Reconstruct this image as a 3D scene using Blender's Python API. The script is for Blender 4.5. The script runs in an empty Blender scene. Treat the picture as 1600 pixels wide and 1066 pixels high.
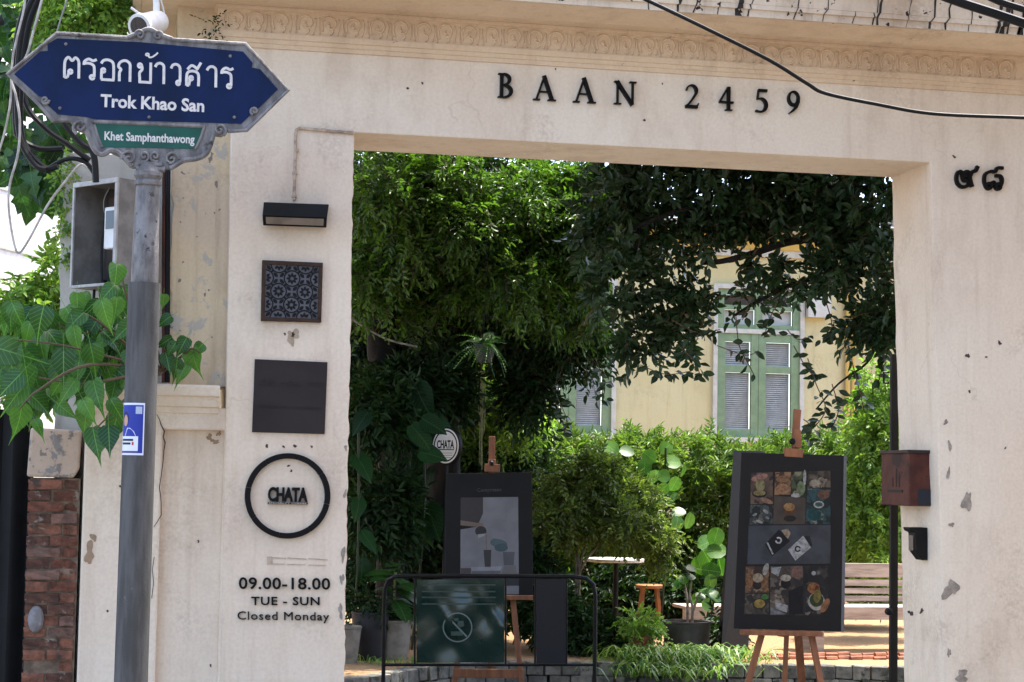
import bpy, bmesh, math, random
import numpy as np
from mathutils import Vector, Matrix

sc = bpy.context.scene
COL = sc.collection
R = math.radians

# ------------------------------------------------------------------ camera
H = 1.75                       # eye height above the street
F = 3000.0                     # focal length in photo pixels (photo 1600 x 1066)
PSI, PITCH, ROLL = math.atan(605 / F), math.atan(217 / F), 0.018
CAM = Vector((0, 0, H))
fwd = Vector((math.sin(PSI) * math.cos(PITCH), math.cos(PSI) * math.cos(PITCH), math.sin(PITCH)))
rt0 = Vector((math.cos(PSI), -math.sin(PSI), 0)); up0 = rt0.cross(fwd)
rt = rt0 * math.cos(ROLL) + up0 * math.sin(ROLL)
up = up0 * math.cos(ROLL) - rt0 * math.sin(ROLL)
cd = bpy.data.cameras.new('camera'); cam = bpy.data.objects.new('camera', cd); COL.objects.link(cam)
cd.sensor_width = 36; cd.lens = 36 * F / 1600; cd.clip_end = 500; cd.clip_start = .05
M = Matrix((rt, up, -fwd)).transposed().to_4x4(); M.translation = CAM
cam.matrix_world = M
sc.camera = cam

# ------------------------------------------------------------------ light
SUN_EL = R(71); SH = Vector((.85, .53, 0)).normalized()       # horizontal direction towards the sun
S = Vector((SH.x * math.cos(SUN_EL), SH.y * math.cos(SUN_EL), math.sin(SUN_EL)))
w = bpy.data.worlds.new('World'); sc.world = w; w.use_nodes = True
nt = w.node_tree; bg = nt.nodes['Background']
sky = nt.nodes.new('ShaderNodeTexSky'); sky.sky_type = 'NISHITA'; sky.sun_disc = False
sky.sun_elevation = SUN_EL; sky.sun_rotation = math.atan2(SH.x, SH.y)
sky.air_density = .7; sky.dust_density = 2.2; sky.ozone_density = 0
nt.links.new(sky.outputs[0], bg.inputs[0]); bg.inputs[1].default_value = 0.15
sd = bpy.data.lights.new('sun', 'SUN'); sd.energy = 2.1; sd.angle = R(.5); sd.color = (1, .95, .86)
so = bpy.data.objects.new('sun', sd); COL.objects.link(so); so.rotation_euler = S.to_track_quat('Z', 'Y').to_euler()
sc.view_settings.view_transform = 'Standard'; sc.view_settings.look = 'None'
sc.view_settings.exposure = 2.5; sc.view_settings.gamma = 1; sc.view_settings.use_curve_mapping = False
sc.cycles.max_bounces = 8; sc.cycles.transparent_max_bounces = 8

# ------------------------------------------------------------------ pixel helpers (photo pixels -> points)
def ray(px, py): return fwd + rt * ((px - 800) / F) - up * ((py - 533) / F)
def PY(px, py, Y):                     # on the plane Y (parallel to the wall)
    d = ray(px, py); return CAM + d * (Y / d.y)
def P(px, py, zc): return CAM + ray(px, py) * zc        # at distance zc along the axis
def PZ(px, py, z):
    d = ray(px, py); return CAM + d * ((z - H) / d.z)

# ------------------------------------------------------------------ materials
def lin(c):
    return tuple((x / 12.92 if x <= .04045 else ((x + .055) / 1.055) ** 2.4) for x in c)
def hexc(s): return lin(tuple(int(s[i:i + 2], 16) / 255 for i in (0, 2, 4)))
MATS = {}
class NB:
    def __init__(s, name):
        s.m = bpy.data.materials.new(name); s.m.use_nodes = True; s.t = s.m.node_tree
        s.b = s.t.nodes['Principled BSDF']; s.g = s.t.nodes.new('ShaderNodeNewGeometry')
    def n(s, typ, **kw):
        x = s.t.nodes.new(typ)
        for k, v in kw.items(): setattr(x, k, v)
        return x
    def l(s, a, b): s.t.links.new(a, b)
    def noise(s, scale, detail=5, rough=.6, stretch=(1, 1, 1), off=(0, 0, 0), dist=0):
        mp = s.n('ShaderNodeMapping'); mp.inputs['Scale'].default_value = stretch; mp.inputs['Location'].default_value = off
        s.l(s.g.outputs['Position'], mp.inputs[0])
        x = s.n('ShaderNodeTexNoise'); x.inputs['Scale'].default_value = scale; x.inputs['Detail'].default_value = detail
        x.inputs['Roughness'].default_value = rough; x.inputs['Distortion'].default_value = dist
        s.l(mp.outputs[0], x.inputs[0]); return x.outputs[0]
    def ramp(s, v, lo, hi, a=0., b=1.):
        x = s.n('ShaderNodeMapRange'); x.interpolation_type = 'SMOOTHSTEP'
        for i, q in enumerate((lo, hi, a, b)): x.inputs[i + 1].default_value = q
        s.l(v, x.inputs[0]); return x.outputs[0]
    def mix(s, f, a, b, blend='MIX'):
        x = s.n('ShaderNodeMix', data_type='RGBA', blend_type=blend)
        for sock, v in ((x.inputs[0], f), (x.inputs[6], a), (x.inputs[7], b)):
            if isinstance(v, (int, float)): sock.default_value = v
            elif isinstance(v, tuple): sock.default_value = (*v[:3], 1)
            else: s.l(v, sock)
        return x.outputs[2]
    def mul(s, a, b):
        x = s.n('ShaderNodeMath', operation='MULTIPLY')
        for k, v in ((0, a), (1, b)):
            if isinstance(v, (int, float)): x.inputs[k].default_value = v
            else: s.l(v, x.inputs[k])
        return x.outputs[0]
    def bump(s, v, strength, dist=.01, prev=None):
        x = s.n('ShaderNodeBump'); x.inputs['Strength'].default_value = strength; x.inputs['Distance'].default_value = dist
        s.l(v, x.inputs['Height'])
        if prev is not None: s.l(prev, x.inputs['Normal'])
        s.l(x.outputs[0], s.b.inputs['Normal']); return x.outputs[0]
def mk(name, c1, c2=None, scale=6, rough=.7, bump=0, bscale=60, metal=0, spec=.4, lo=.35, hi=.65, c3=None, s3=3, t3=.6,
       stretch=(1, 1, 1), coat=0):
    if name in MATS: return MATS[name]
    b = NB(name); p = b.b.inputs
    col = c1
    if c2: col = b.mix(b.ramp(b.noise(scale, 6, stretch=stretch), lo, hi), c1, c2)
    if c3: col = b.mix(b.ramp(b.noise(s3, 8, .7, off=(3, 7, 1)), t3, t3 + .06), col, c3)
    if isinstance(col, tuple): p['Base Color'].default_value = (*col, 1)
    else: b.l(col, p['Base Color'])
    p['Roughness'].default_value = rough; p['Metallic'].default_value = metal
    p['Specular IOR Level'].default_value = spec; p['Coat Weight'].default_value = coat
    if bump: b.bump(b.noise(bscale, 5), bump)
    MATS[name] = b.m; return b.m

def plaster(name, base, tint, dirt, chips=.72, drip=.0, lowdirt=False, rough=.85, peel=None, peel_t=.6, speck=None):
    b = NB(name)
    big = b.ramp(b.noise(.9, 4), .35, .7)
    col = b.mix(big, base, tint)
    mid = b.ramp(b.noise(3.5, 8, .65, stretch=(1, 1, .45)), .48, .78, 0, .55)
    col = b.mix(mid, col, dirt)
    streak = b.ramp(b.noise(11, 7, .65, stretch=(1, 1, .05), off=(2, 0, 5)), .5, .8, 0, .5 + drip)
    col = b.mix(streak, col, dirt)
    blot = b.mul(b.ramp(b.noise(1.6, 9, .7, off=(4, 1, 8), dist=.6), .52, .66, 0, .35), b.ramp(b.noise(30, 5, .7), .35, .65))
    col = b.mix(blot, col, tuple(x * .72 for x in dirt))
    hair = b.n('ShaderNodeTexVoronoi', feature='DISTANCE_TO_EDGE'); hm = b.n('ShaderNodeMapping'); hm.inputs['Scale'].default_value = (1, 1, .6); b.l(b.g.outputs['Position'], hm.inputs[0]); hadd = b.n('ShaderNodeMix', data_type='RGBA', blend_type='ADD'); hadd.inputs[0].default_value = .3
    hn_ = b.n('ShaderNodeTexNoise'); hn_.inputs['Scale'].default_value = 5; b.l(b.g.outputs['Position'], hn_.inputs[0]); b.l(hm.outputs[0], hadd.inputs[6]); b.l(hn_.outputs[1], hadd.inputs[7]); b.l(hadd.outputs[2], hair.inputs['Vector']); hair.inputs['Scale'].default_value = 1.1
    col = b.mix(b.mul(b.ramp(hair.outputs['Distance'], .001, .004, .16, 0), b.ramp(b.noise(1.2, 3, off=(7, 7, 7)), .5, .6)), col, tuple(x * .5 for x in dirt))
    fine = b.noise(60, 4)
    col = b.mix(b.ramp(fine, .3, .7, 0, .12), col, (.25, .19, .14))
    h = b.noise(2.2, 4)
    if peel:
        pk = b.ramp(b.noise(5, 8, .68, off=(1, 4, 2), dist=.4), peel_t, peel_t + .03)
        col = b.mix(pk, col, peel)
    sp = b.ramp(b.noise(22, 3, .5, off=(9, 2, 4)), chips, chips + .03)
    col = b.mix(sp, col, speck or (.22, .18, .15))
    b.l(col, b.b.inputs['Base Color']); b.b.inputs['Roughness'].default_value = rough
    b.b.inputs['Specular IOR Level'].default_value = .25
    n1 = b.bump(b.noise(4, 3), .35, .02)
    n2 = b.bump(b.noise(70, 6, .7), .25, .004, n1)
    b.bump(sp, .5, -.003, n2)
    MATS[name] = b.m; return b.m

def leafmat(name, dark, light, trans=.3, obj=False, rough=.42, tr_col=None, spec=.35):
    b = NB(name); t = b.t
    if obj:
        oi = b.n('ShaderNodeObjectInfo'); v = oi.outputs['Random']
    else:
        at = b.n('ShaderNodeAttribute'); at.attribute_name = 'tint'; v = at.outputs['Fac']
    col = b.mix(v, dark, light)
    col = b.mix(b.ramp(b.noise(25, 3), .35, .75, 0, .35), col, tuple(x * .55 for x in dark))
    if obj:
        tc = b.n('ShaderNodeTexCoord'); sx = b.n('ShaderNodeSeparateXYZ'); b.l(tc.outputs['Object'], sx.inputs[0])
        ab = b.n('ShaderNodeMath', operation='ABSOLUTE'); b.l(sx.outputs[1], ab.inputs[0])
        mid = b.ramp(ab.outputs[0], .006, .02, .55, 0)
        k1 = b.n('ShaderNodeMath', operation='MULTIPLY_ADD'); b.l(ab.outputs[0], k1.inputs[0]); k1.inputs[1].default_value = -.9; b.l(sx.outputs[0], k1.inputs[2])
        k2 = b.n('ShaderNodeMath', operation='MULTIPLY'); b.l(k1.outputs[0], k2.inputs[0]); k2.inputs[1].default_value = 46
        k3 = b.n('ShaderNodeMath', operation='SINE'); b.l(k2.outputs[0], k3.inputs[0])
        side = b.ramp(k3.outputs[0], .86, 1.0, 0, .3)
        vein = b.n('ShaderNodeMath', operation='MAXIMUM'); b.l(mid, vein.inputs[0]); b.l(side, vein.inputs[1])
        col = b.mix(vein.outputs[0], col, tuple(min(1, x * 1.9 + .03) for x in light))
    b.l(col, b.b.inputs['Base Color']); b.b.inputs['Roughness'].default_value = rough
    b.b.inputs['Specular IOR Level'].default_value = spec
    tr = b.n('ShaderNodeBsdfTranslucent'); b.l(b.mix(1.0, col, tr_col or (1.35, 1.5, .7), 'MULTIPLY'), tr.inputs[0])
    mx = b.n('ShaderNodeMixShader'); mx.inputs[0].default_value = trans
    b.l(b.b.outputs[0], mx.inputs[1]); b.l(tr.outputs[0], mx.inputs[2])
    b.l(mx.outputs[0], t.nodes['Material Output'].inputs[0])
    MATS[name] = b.m; return b.m

# ------------------------------------------------------------------ object helpers
def tag(o, label=None, cat=None, group=None, kind=None):
    if label: o['label'] = label
    if cat: o['category'] = cat
    if group: o['group'] = group
    if kind: o['kind'] = kind
    return o
def thing(name, loc, label, cat, group=None, kind=None):
    o = bpy.data.objects.new(name, None); COL.objects.link(o); o.location = Vector(loc); o.empty_display_size = .1
    return tag(o, label, cat, group, kind)
ORIG = {}
def wloc(o):
    v = Vector((0, 0, 0))
    while o is not None: v += o.location; o = o.parent
    return v
def link(name, me, m, parent=None, smooth=False, label=None):
    o = bpy.data.objects.new(name, me); COL.objects.link(o)
    if m is not None and len(me.materials) == 0: me.materials.append(m)
    if parent is not None: o.parent = parent
    if smooth: me.polygons.foreach_set('use_smooth', [True] * len(me.polygons))
    if label: o['label'] = label
    return o
class G:                                   # geometry collector in world coordinates
    def __init__(s): s.v = []; s.f = []
    def add(s, vs, fs):
        k = len(s.v); s.v += [Vector(v) for v in vs]; s.f += [tuple(i + k for i in f) for f in fs]; return s
    def box(s, a, b):
        x0, y0, z0 = (min(a[i], b[i]) for i in range(3)); x1, y1, z1 = (max(a[i], b[i]) for i in range(3))
        return s.add([(x0, y0, z0), (x1, y0, z0), (x1, y1, z0), (x0, y1, z0), (x0, y0, z1), (x1, y0, z1), (x1, y1, z1), (x0, y1, z1)],
                     [(3, 2, 1, 0), (4, 5, 6, 7), (0, 1, 5, 4), (1, 2, 6, 5), (2, 3, 7, 6), (3, 0, 4, 7)])
    def hexa(s, lo, hi):                   # two quads (same winding)
        return s.add(list(lo) + list(hi), [(3, 2, 1, 0), (4, 5, 6, 7), (0, 1, 5, 4), (1, 2, 6, 5), (2, 3, 7, 6), (3, 0, 4, 7)])
    def prism(s, poly, d):                 # 3D polygon extruded by the vector d
        n = len(poly); d = Vector(d)
        return s.add(list(poly) + [Vector(p) + d for p in poly],
                     [tuple(range(n - 1, -1, -1)), tuple(range(n, 2 * n))] + [(i, (i + 1) % n, n + (i + 1) % n, n + i) for i in range(n)])
    def tube(s, pts, rad, sides=6, cap=True):
        pts = [Vector(p) for p in pts]; n = len(pts)
        rad = [rad] * n if isinstance(rad, (int, float)) else rad
        vs = []; fs = []; pu = None
        for i, p in enumerate(pts):
            t = (pts[min(i + 1, n - 1)] - pts[max(i - 1, 0)]).normalized()
            if pu is None: pu = t.orthogonal().normalized()
            u = (pu - t * pu.dot(t)); u = u.normalized() if u.length > 1e-5 else t.orthogonal().normalized(); pu = u
            v = t.cross(u)
            for k in range(sides):
                a = 2 * math.pi * k / sides; vs.append(p + (u * math.cos(a) + v * math.sin(a)) * rad[i])
        for i in range(n - 1):
            for k in range(sides):
                a = i * sides + k; b = i * sides + (k + 1) % sides; fs.append((a, b, b + sides, a + sides))
        if cap: fs += [tuple(range(sides - 1, -1, -1)), tuple(range((n - 1) * sides, n * sides))]
        return s.add(vs, fs)
    def lathe(s, c, prof, sides=20, axis=(0, 0, 1)):   # prof: (radius, height)
        ax = Vector(axis).normalized(); u = ax.orthogonal().normalized(); v = ax.cross(u); c = Vector(c)
        if abs(ax.z) > .99: u, v = Vector((1, 0, 0)), Vector((0, 1, 0)) * (1 if ax.z > 0 else -1)
        vs = [c + ax * h + (u * math.cos(2 * math.pi * k / sides) + v * math.sin(2 * math.pi * k / sides)) * r for r, h in prof for k in range(sides)]
        fs = [(i * sides + k, i * sides + (k + 1) % sides, (i + 1) * sides + (k + 1) % sides, (i + 1) * sides + k) for i in range(len(prof) - 1) for k in range(sides)]
        fs += [tuple(range(sides - 1, -1, -1)), tuple(range((len(prof) - 1) * sides, len(prof) * sides))]
        return s.add(vs, fs)
    def ribbon(s, pts, wid, d, nrm):       # flat stroke of varying width in the plane with normal nrm, thickness d along nrm
        pts = [Vector(p) for p in pts]; n = len(pts); nrm = Vector(nrm).normalized()
        wid = [wid] * n if isinstance(wid, (int, float)) else wid
        L = []; Rr = []
        for i, p in enumerate(pts):
            t = (pts[min(i + 1, n - 1)] - pts[max(i - 1, 0)]).normalized(); sd_ = nrm.cross(t).normalized() * (wid[i] / 2)
            L.append(p + sd_); Rr.append(p - sd_)
        k = n; vs = L + Rr + [p + nrm * d for p in L] + [p + nrm * d for p in Rr]; fs = []
        for i in range(n - 1):
            fs += [(2 * k + i, 3 * k + i, 3 * k + i + 1, 2 * k + i + 1), (i, i + 1, k + i + 1, k + i),
                   (i, 2 * k + i, 2 * k + i + 1, i + 1), (k + i, k + i + 1, 3 * k + i + 1, 3 * k + i)]
        fs += [(0, k, 3 * k, 2 * k), (k - 1, 3 * k - 1, 4 * k - 1, 2 * k - 1)]
        return s.add(vs, fs)
    def make(s, name, m, parent=None, smooth=False, bevel=0, label=None, fix=True):
        off = wloc(parent) if parent is not None else Vector((0, 0, 0))
        me = bpy.data.meshes.new(name); me.from_pydata([v - off for v in s.v], [], s.f)
        if fix:
            bm = bmesh.new(); bm.from_mesh(me); bmesh.ops.recalc_face_normals(bm, faces=bm.faces); bm.to_mesh(me); bm.free()
        o = link(name, me, m, parent, smooth, label)
        if smooth: 
            try: me.set_sharp_from_angle(angle=R(40))
            except Exception: pass
        if bevel:
            md = o.modifiers.new('bevel', 'BEVEL'); md.width = bevel; md.segments = 2; md.limit_method = 'ANGLE'; md.angle_limit = R(50)
        return o
def crom(pts, n=6, closed=False):
    pts = [Vector(p) for p in pts]; out = []; m = len(pts)
    for i in range(m if closed else m - 1):
        if closed: p0, p1, p2, p3 = (pts[(i + k) % m] for k in (-1, 0, 1, 2))
        else: p0, p1, p2, p3 = pts[max(i - 1, 0)], pts[i], pts[i + 1], pts[min(i + 2, m - 1)]
        for k in range(n):
            t = k / n
            out.append(.5 * ((2 * p1) + (p2 - p0) * t + (2 * p0 - 5 * p1 + 4 * p2 - p3) * t * t + (3 * p1 - p0 - 3 * p2 + p3) * t ** 3))
    if not closed: out.append(pts[-1])
    return out

def text_vf(s, bold=0.0, spacing=1.0):
    cu = bpy.data.curves.new('t', 'FONT'); cu.body = s; cu.resolution_u = 3; cu.offset = bold; cu.space_character = spacing
    cu.extrude = .5
    o = bpy.data.objects.new('t', cu); COL.objects.link(o)
    dg = bpy.context.evaluated_depsgraph_get(); dg.update()
    me = bpy.data.meshes.new_from_object(o.evaluated_get(dg))
    v = np.array([x.co[:] for x in me.vertices]); f = [tuple(p.vertices) for p in me.polygons]
    bpy.data.objects.remove(o); bpy.data.meshes.remove(me); bpy.data.curves.remove(cu)
    return v, f
def text_on(s, BL, BR, TL, depth, bold=0.0, spacing=1.0, ref='H'):
    """text mapped to a plane: baseline BL..BR, cap height up to TL, raised by depth along the plane normal (to the viewer)"""
    v, f = text_vf(s, bold, spacing); rv, _ = text_vf(ref, bold)
    x0, x1 = v[:, 0].min(), v[:, 0].max(); cap = rv[:, 1].max()
    ex = BR - BL; ey = TL - BL; nrm = ex.cross(ey).normalized()
    if nrm.dot(CAM - BL) < 0: nrm = -nrm
    vs = [BL + ex * ((a - x0) / (x1 - x0)) + ey * (b / cap) + nrm * ((c + .5) * depth) for a, b, c in v]
    g = G(); g.add(vs, f); return g
def islands(g):
    """split a collector into connected pieces"""
    par = list(range(len(g.v)))
    key = {}
    def find(a):
        while par[a] != a: par[a] = par[par[a]]; a = par[a]
        return a
    for i, v in enumerate(g.v):
        k = tuple(round(c, 6) for c in v)
        if k in key: par[find(i)] = find(key[k])
        else: key[k] = i
    for f in g.f:
        for a in f[1:]: par[find(a)] = find(f[0])
    gr = {}
    for f in g.f: gr.setdefault(find(f[0]), []).append(f)
    out = []
    for fs in gr.values():
        ids = sorted({i for f in fs for i in f}); mp = {a: k for k, a in enumerate(ids)}
        q = G(); q.add([g.v[i] for i in ids], [tuple(mp[i] for i in f) for f in fs]); out.append(q)
    out.sort(key=lambda q: sum(v.x for v in q.v) / len(q.v))
    return out

# ------------------------------------------------------------------ foliage
def half_leaf(kind):
    """(t along, half width, droop) samples; base 0, tip 1"""
    if kind == 'oval': return [(0, 0), (.25, .20), (.55, .25), (.82, .14), (1, 0)]
    if kind == 'heart': return [(-.04, .0), (-.06, .16), (.06, .29), (.22, .34), (.4, .31), (.56, .22), (.7, .12), (.82, .05), (1.08, 0)]
    if kind == 'round': return [(0, 0), (.03, .22), (.2, .43), (.45, .5), (.7, .43), (.9, .24), (1, 0)]
    if kind == 'ear': return [(-.25, .0), (-.3, .17), (-.1, .36), (.15, .42), (.4, .36), (.65, .24), (.85, .1), (1, 0)]
    if kind == 'oblong': return [(0, 0), (.15, .14), (.4, .22), (.65, .23), (.85, .15), (1, 0)]
    if kind == 'lobed': return [(0, 0), (.0, .3), (.12, .42), (.3, .25), (.42, .46), (.62, .24), (.7, .26), (.85, .12), (1, 0)]
def leaf_mesh(name, kind, fold=.25, droop=.25, petiole=.35, wave=.03, seed=0):
    rnd = random.Random(seed); prof = half_leaf(kind); vs = []; fs = []; n = len(prof)
    mid = []; L = []; Rr = []
    for t, h in prof:
        tt = max(t, 0) if kind not in ('heart', 'ear') else t
        mt = max(tt, 0.0)
        z = -droop * mt * mt
        mid.append(len(vs)); vs.append((mt if h else t if t > 0 else 0, 0, z))
        L.append(len(vs)); vs.append((t, h, z + h * fold + rnd.uniform(-wave, wave)))
        Rr.append(len(vs)); vs.append((t, -h, z + h * fold + rnd.uniform(-wave, wave)))
    for i in range(n - 1):
        fs += [(mid[i], mid[i + 1], L[i + 1], L[i]), (mid[i + 1], mid[i], Rr[i], Rr[i + 1])]
    if petiole:
        k = len(vs); r = .012
        for x, z in ((-petiole, .25 * petiole), (0.02, 0)):
            for a in range(3): vs.append((x, r * math.cos(a * 2.094), z + r * math.sin(a * 2.094)))
        for a in range(3): fs.append((k + a, k + (a + 1) % 3, k + 3 + (a + 1) % 3, k + 3 + a))
    me = bpy.data.meshes.new(name); me.from_pydata(vs, [], fs)
    bm = bmesh.new(); bm.from_mesh(me); bmesh.ops.remove_doubles(bm, verts=bm.verts, dist=1e-5); bm.to_mesh(me); bm.free()
    me.polygons.foreach_set('use_smooth', [True] * len(me.polygons))
    return me
def put_leaf(parent, me, base, tip_dir, nrm, size, m, name='leaf'):
    x = Vector(tip_dir).normalized(); z = Vector(nrm); z = (z - x * z.dot(x))
    z = z.normalized() if z.length > 1e-4 else x.orthogonal().normalized()
    y = z.cross(x)
    o = bpy.data.objects.new(name, me); COL.objects.link(o)
    if len(me.materials) == 0: me.materials.append(m)
    o.parent = parent
    h_ = (abs(hash((round(base[0], 4), round(base[2], 4)))) % 1000) / 1000
    mt = Matrix((x, y, z)).transposed().to_4x4() @ Matrix.Diagonal((size, size * (.82 + .34 * h_), size, 1)); mt.translation = Vector(base) - wloc(parent)
    o.matrix_local = mt
    return o

def np_leaves(pos, dirs, nrms, sizes, width, rng, droop=.2, fold=.22):
    """joined leaves: 7 vertices, 4 quads/tris each"""
    n = len(pos)
    T = np.array([[0, 0, 0], [.3, .5, .1], [.68, .42, .02], [1, 0, -droop], [.68, -.42, .02], [.3, -.5, .1], [.5, 0, -.05]])
    T[:, 1] *= width; T[:, 2] += np.abs(T[:, 1]) * fold
    x = dirs / np.linalg.norm(dirs, axis=1, keepdims=True)
    z = nrms - x * np.sum(nrms * x, 1, keepdims=True); z /= np.linalg.norm(z, axis=1, keepdims=True) + 1e-9
    y = np.cross(z, x)
    V = pos[:, None, :] + sizes[:, None, None] * (T[None, :, 0, None] * x[:, None] + T[None, :, 1, None] * y[:, None] + T[None, :, 2, None] * z[:, None])
    Fb = np.array([[0, 6, 2, 1], [6, 3, 2, 2], [0, 5, 4, 6], [6, 4, 3, 3]])
    return V.reshape(-1, 3), n
def build_np_leaves(name, V, n, tint, m, parent, kind='stuff'):
    off = np.array(wloc(parent)[:]) if parent is not None else np.zeros(3)
    me = bpy.data.meshes.new(name)
    tri = np.array([[0, 6, 1], [1, 6, 2], [6, 3, 2], [0, 5, 6], [5, 4, 6], [6, 4, 3]])
    Fa = (np.arange(n)[:, None, None] * 7 + tri[None]).reshape(-1)
    nf = n * 6
    me.vertices.add(n * 7); me.vertices.foreach_set('co', (V - off).astype(np.float32).ravel())
    me.loops.add(nf * 3); me.loops.foreach_set('vertex_index', Fa.astype(np.int32))
    me.polygons.add(nf); me.polygons.foreach_set('loop_start', np.arange(0, nf * 3, 3, dtype=np.int32))
    me.polygons.foreach_set('use_smooth', np.ones(nf, dtype=bool))
    me.update(calc_edges=True)
    a = me.attributes.new('tint', 'FLOAT', 'POINT'); a.data.foreach_set('value', np.repeat(tint, 7).astype(np.float32))
    o = link(name, me, m, parent)
    if kind: o['kind'] = kind
    return o
def crown(blobs, n_tw, tw_len, per, lsize, width, seed, outward=.6, droop=.35, upn=.8, shell=.45, planar=True):
    """blobs: (centre, radii, weight). leafy twigs spread through the volumes; returns leaf V, n, tint and twig collector"""
    rng = np.random.default_rng(seed)
    wts = np.array([b[2] for b in blobs], float); wts /= wts.sum()
    idx = rng.choice(len(blobs), n_tw, p=wts)
    C = np.array([tuple(blobs[i][0]) for i in idx]); Rd = np.array([tuple(blobs[i][1]) for i in idx])
    d = rng.normal(size=(n_tw, 3)); d /= np.linalg.norm(d, axis=1, keepdims=True)
    r = rng.random(n_tw) ** shell
    base = C + d * Rd * r[:, None]
    td = d * outward + rng.normal(size=(n_tw, 3)) * .55; td[:, 2] -= droop * rng.random(n_tw) + droop * .3
    td /= np.linalg.norm(td, axis=1, keepdims=True)
    L = tw_len * rng.uniform(.6, 1.3, n_tw)
    upv = np.array([0, 0, 1.]) * upn + rng.normal(size=(n_tw, 3)) * .45
    side = np.cross(td, upv); side /= np.linalg.norm(side, axis=1, keepdims=True) + 1e-9
    nn = np.cross(side, td)
    pos = []; dirs = []; nrm = []
    for k in range(per):
        t = (k + .6) / per; sg = 1 if k % 2 else -1
        p = base + td * (L * t)[:, None]; p[:, 2] -= L * t * t * .25
        dd = side * sg * .85 + td * (.45 + .4 * t) + rng.normal(size=(n_tw, 3)) * .22; dd[:, 2] -= .12
        if k == per - 1: dd = td + rng.normal(size=(n_tw, 3)) * .1
        pos.append(p); dirs.append(dd); nrm.append(nn + rng.normal(size=(n_tw, 3)) * .35)
    pos = np.concatenate(pos); dirs = np.concatenate(dirs); nrm = np.concatenate(nrm)
    sz = lsize * rng.uniform(.6, 1.25, len(pos))
    V, n = np_leaves(pos, dirs, nrm, sz, width, rng)
    tint = np.clip(np.tile(rng.random(n_tw), per) * .6 + rng.random(len(pos)) * .4, 0, 1)
    return V, n, tint, (base, td, L)
def twig_mesh(name, tw, rad, m, parent, every=1):
    base, td, L = tw; g = G()
    for i in range(0, len(base), every):
        b = Vector(base[i]); t = Vector(td[i]); l = L[i]
        pts = [b + t * (l * q) - Vector((0, 0, l * q * q * .25)) for q in (0, .5, 1)]
        g.tube(pts, [rad, rad * .8, rad * .4], 3, False)
    o = g.make(name, m, parent, fix=False); o['kind'] = 'stuff'; return o
def blob(px, py, zc, rx, ry, rd, wt=None):
    """ellipsoid seen at a photo pixel, half sizes rx, ry in photo pixels, rd metres in depth"""
    mpp = zc / F
    r3 = (rx * mpp, rd, ry * mpp)
    return (P(px, py, zc), r3, wt if wt is not None else (r3[0] * r3[1] * r3[2]) ** .8)

# ================================================================== materials in use
m_wall = plaster('cream_plaster', hexc('ecdcc5'), hexc('e4d0b8'), hexc('c6ae95'), chips=.9)
m_corn = plaster('cornice_plaster', hexc('e5cdae'), hexc('dcc0a0'), hexc('bfa284'), chips=.74)
m_fasc = plaster('fascia_plaster', hexc('e0cdb4'), hexc('cbb094'), hexc('8a715a'), chips=.66, drip=.25, speck=(.03, .025, .02))
m_peel = plaster('peeling_plaster', hexc('d9c39c'), hexc('cdb9a0'), hexc('9c8466'), chips=.66, drip=.2, peel=hexc('b5ab9c'), peel_t=.56)
m_pale = plaster('pale_plaster', hexc('cfc9bd'), hexc('b9b1a2'), hexc('8d8473'), chips=.68, drip=.2)
m_cap = plaster('cap_plaster', hexc('c9b29c'), hexc('a38f7c'), hexc('7b6757'), chips=.6, peel=hexc('85807a'), peel_t=.5)
m_white_wall = plaster('white_plaster', (.85, .84, .80), (.8, .79, .75), (.62, .6, .55), chips=.85)
m_house = plaster('yellow_plaster', hexc('cdc69a'), hexc('c5bc8d'), hexc('a59a72'), chips=.84, drip=.25)
m_house2 = plaster('ochre_plaster', hexc('cfb468'), hexc('c6aa5e'), hexc('a58c4c'), chips=.86)
m_mortar = mk('mortar', hexc('8d7763'), hexc('5f5143'), 14, .95, .6, 40)
m_brick = [mk('brick_%d' % i, hexc(a), hexc(b), 18, .95, .8, 60, c3=hexc(c), s3=9, t3=.57) for i, (a, b, c) in enumerate(
    (('7a4c3b', '553629', '857868'), ('8a5a45', '684536', '4a3e37'), ('644436', '4a342c', '8d8172'), ('836152', '5e463c', '6a6056')))]
m_black = mk('black_metal', (.004, .004, .004), (.007, .007, .007), 8, .5, .05, spec=.2)
m_blackletter = mk('black_letter', (.004, .0035, .0035), None, rough=.5, spec=.15)
m_brownboard = mk('brown_plaque', hexc('332b29'), hexc('2b2523'), 5, .6, .04, spec=.2)
m_plaqtext = mk('plaque_engraving', hexc('1f1815'), None, rough=.7)
m_bronze = mk('bronze_frame', hexc('433024'), hexc('33251c'), 20, .6, .1, spec=.2)
m_tilelight = mk('tile_grey', hexc('5d5c60'), hexc('504f52'), 20, .6)
m_tiledark = mk('tile_dark', hexc('0f0e0f'), None, rough=.5, spec=.2)
m_glass_d = mk('smoked_glass', hexc('4a4038'), hexc('3a322c'), 8, .15, spec=.6)
m_conduit = mk('painted_conduit', hexc('c9b39c'), hexc('8a7866'), 20, .7)
m_cast = mk('cast_metal', hexc('85817e'), hexc('5f5b59'), 24, .6, .35, 70, metal=.2, c3=hexc('3a342f'), s3=15, t3=.6, stretch=(1, 1, .35))
m_sleeve = mk('grey_sleeve', hexc('5a5855'), hexc('44423f'), 26, .65, .25, 90, c3=hexc('6f6d69'), s3=13, t3=.64, stretch=(1, 1, .12), spec=.25)
m_blue = mk('blue_enamel', hexc('0a1f48'), hexc('081836'), 5, .5, .03, spec=.15, c3=hexc('152a4a'), s3=24, t3=.66, stretch=(1, 1, .5))
m_green = mk('green_enamel', hexc('125243'), hexc('0e4537'), 6, .45, spec=.3)
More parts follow.
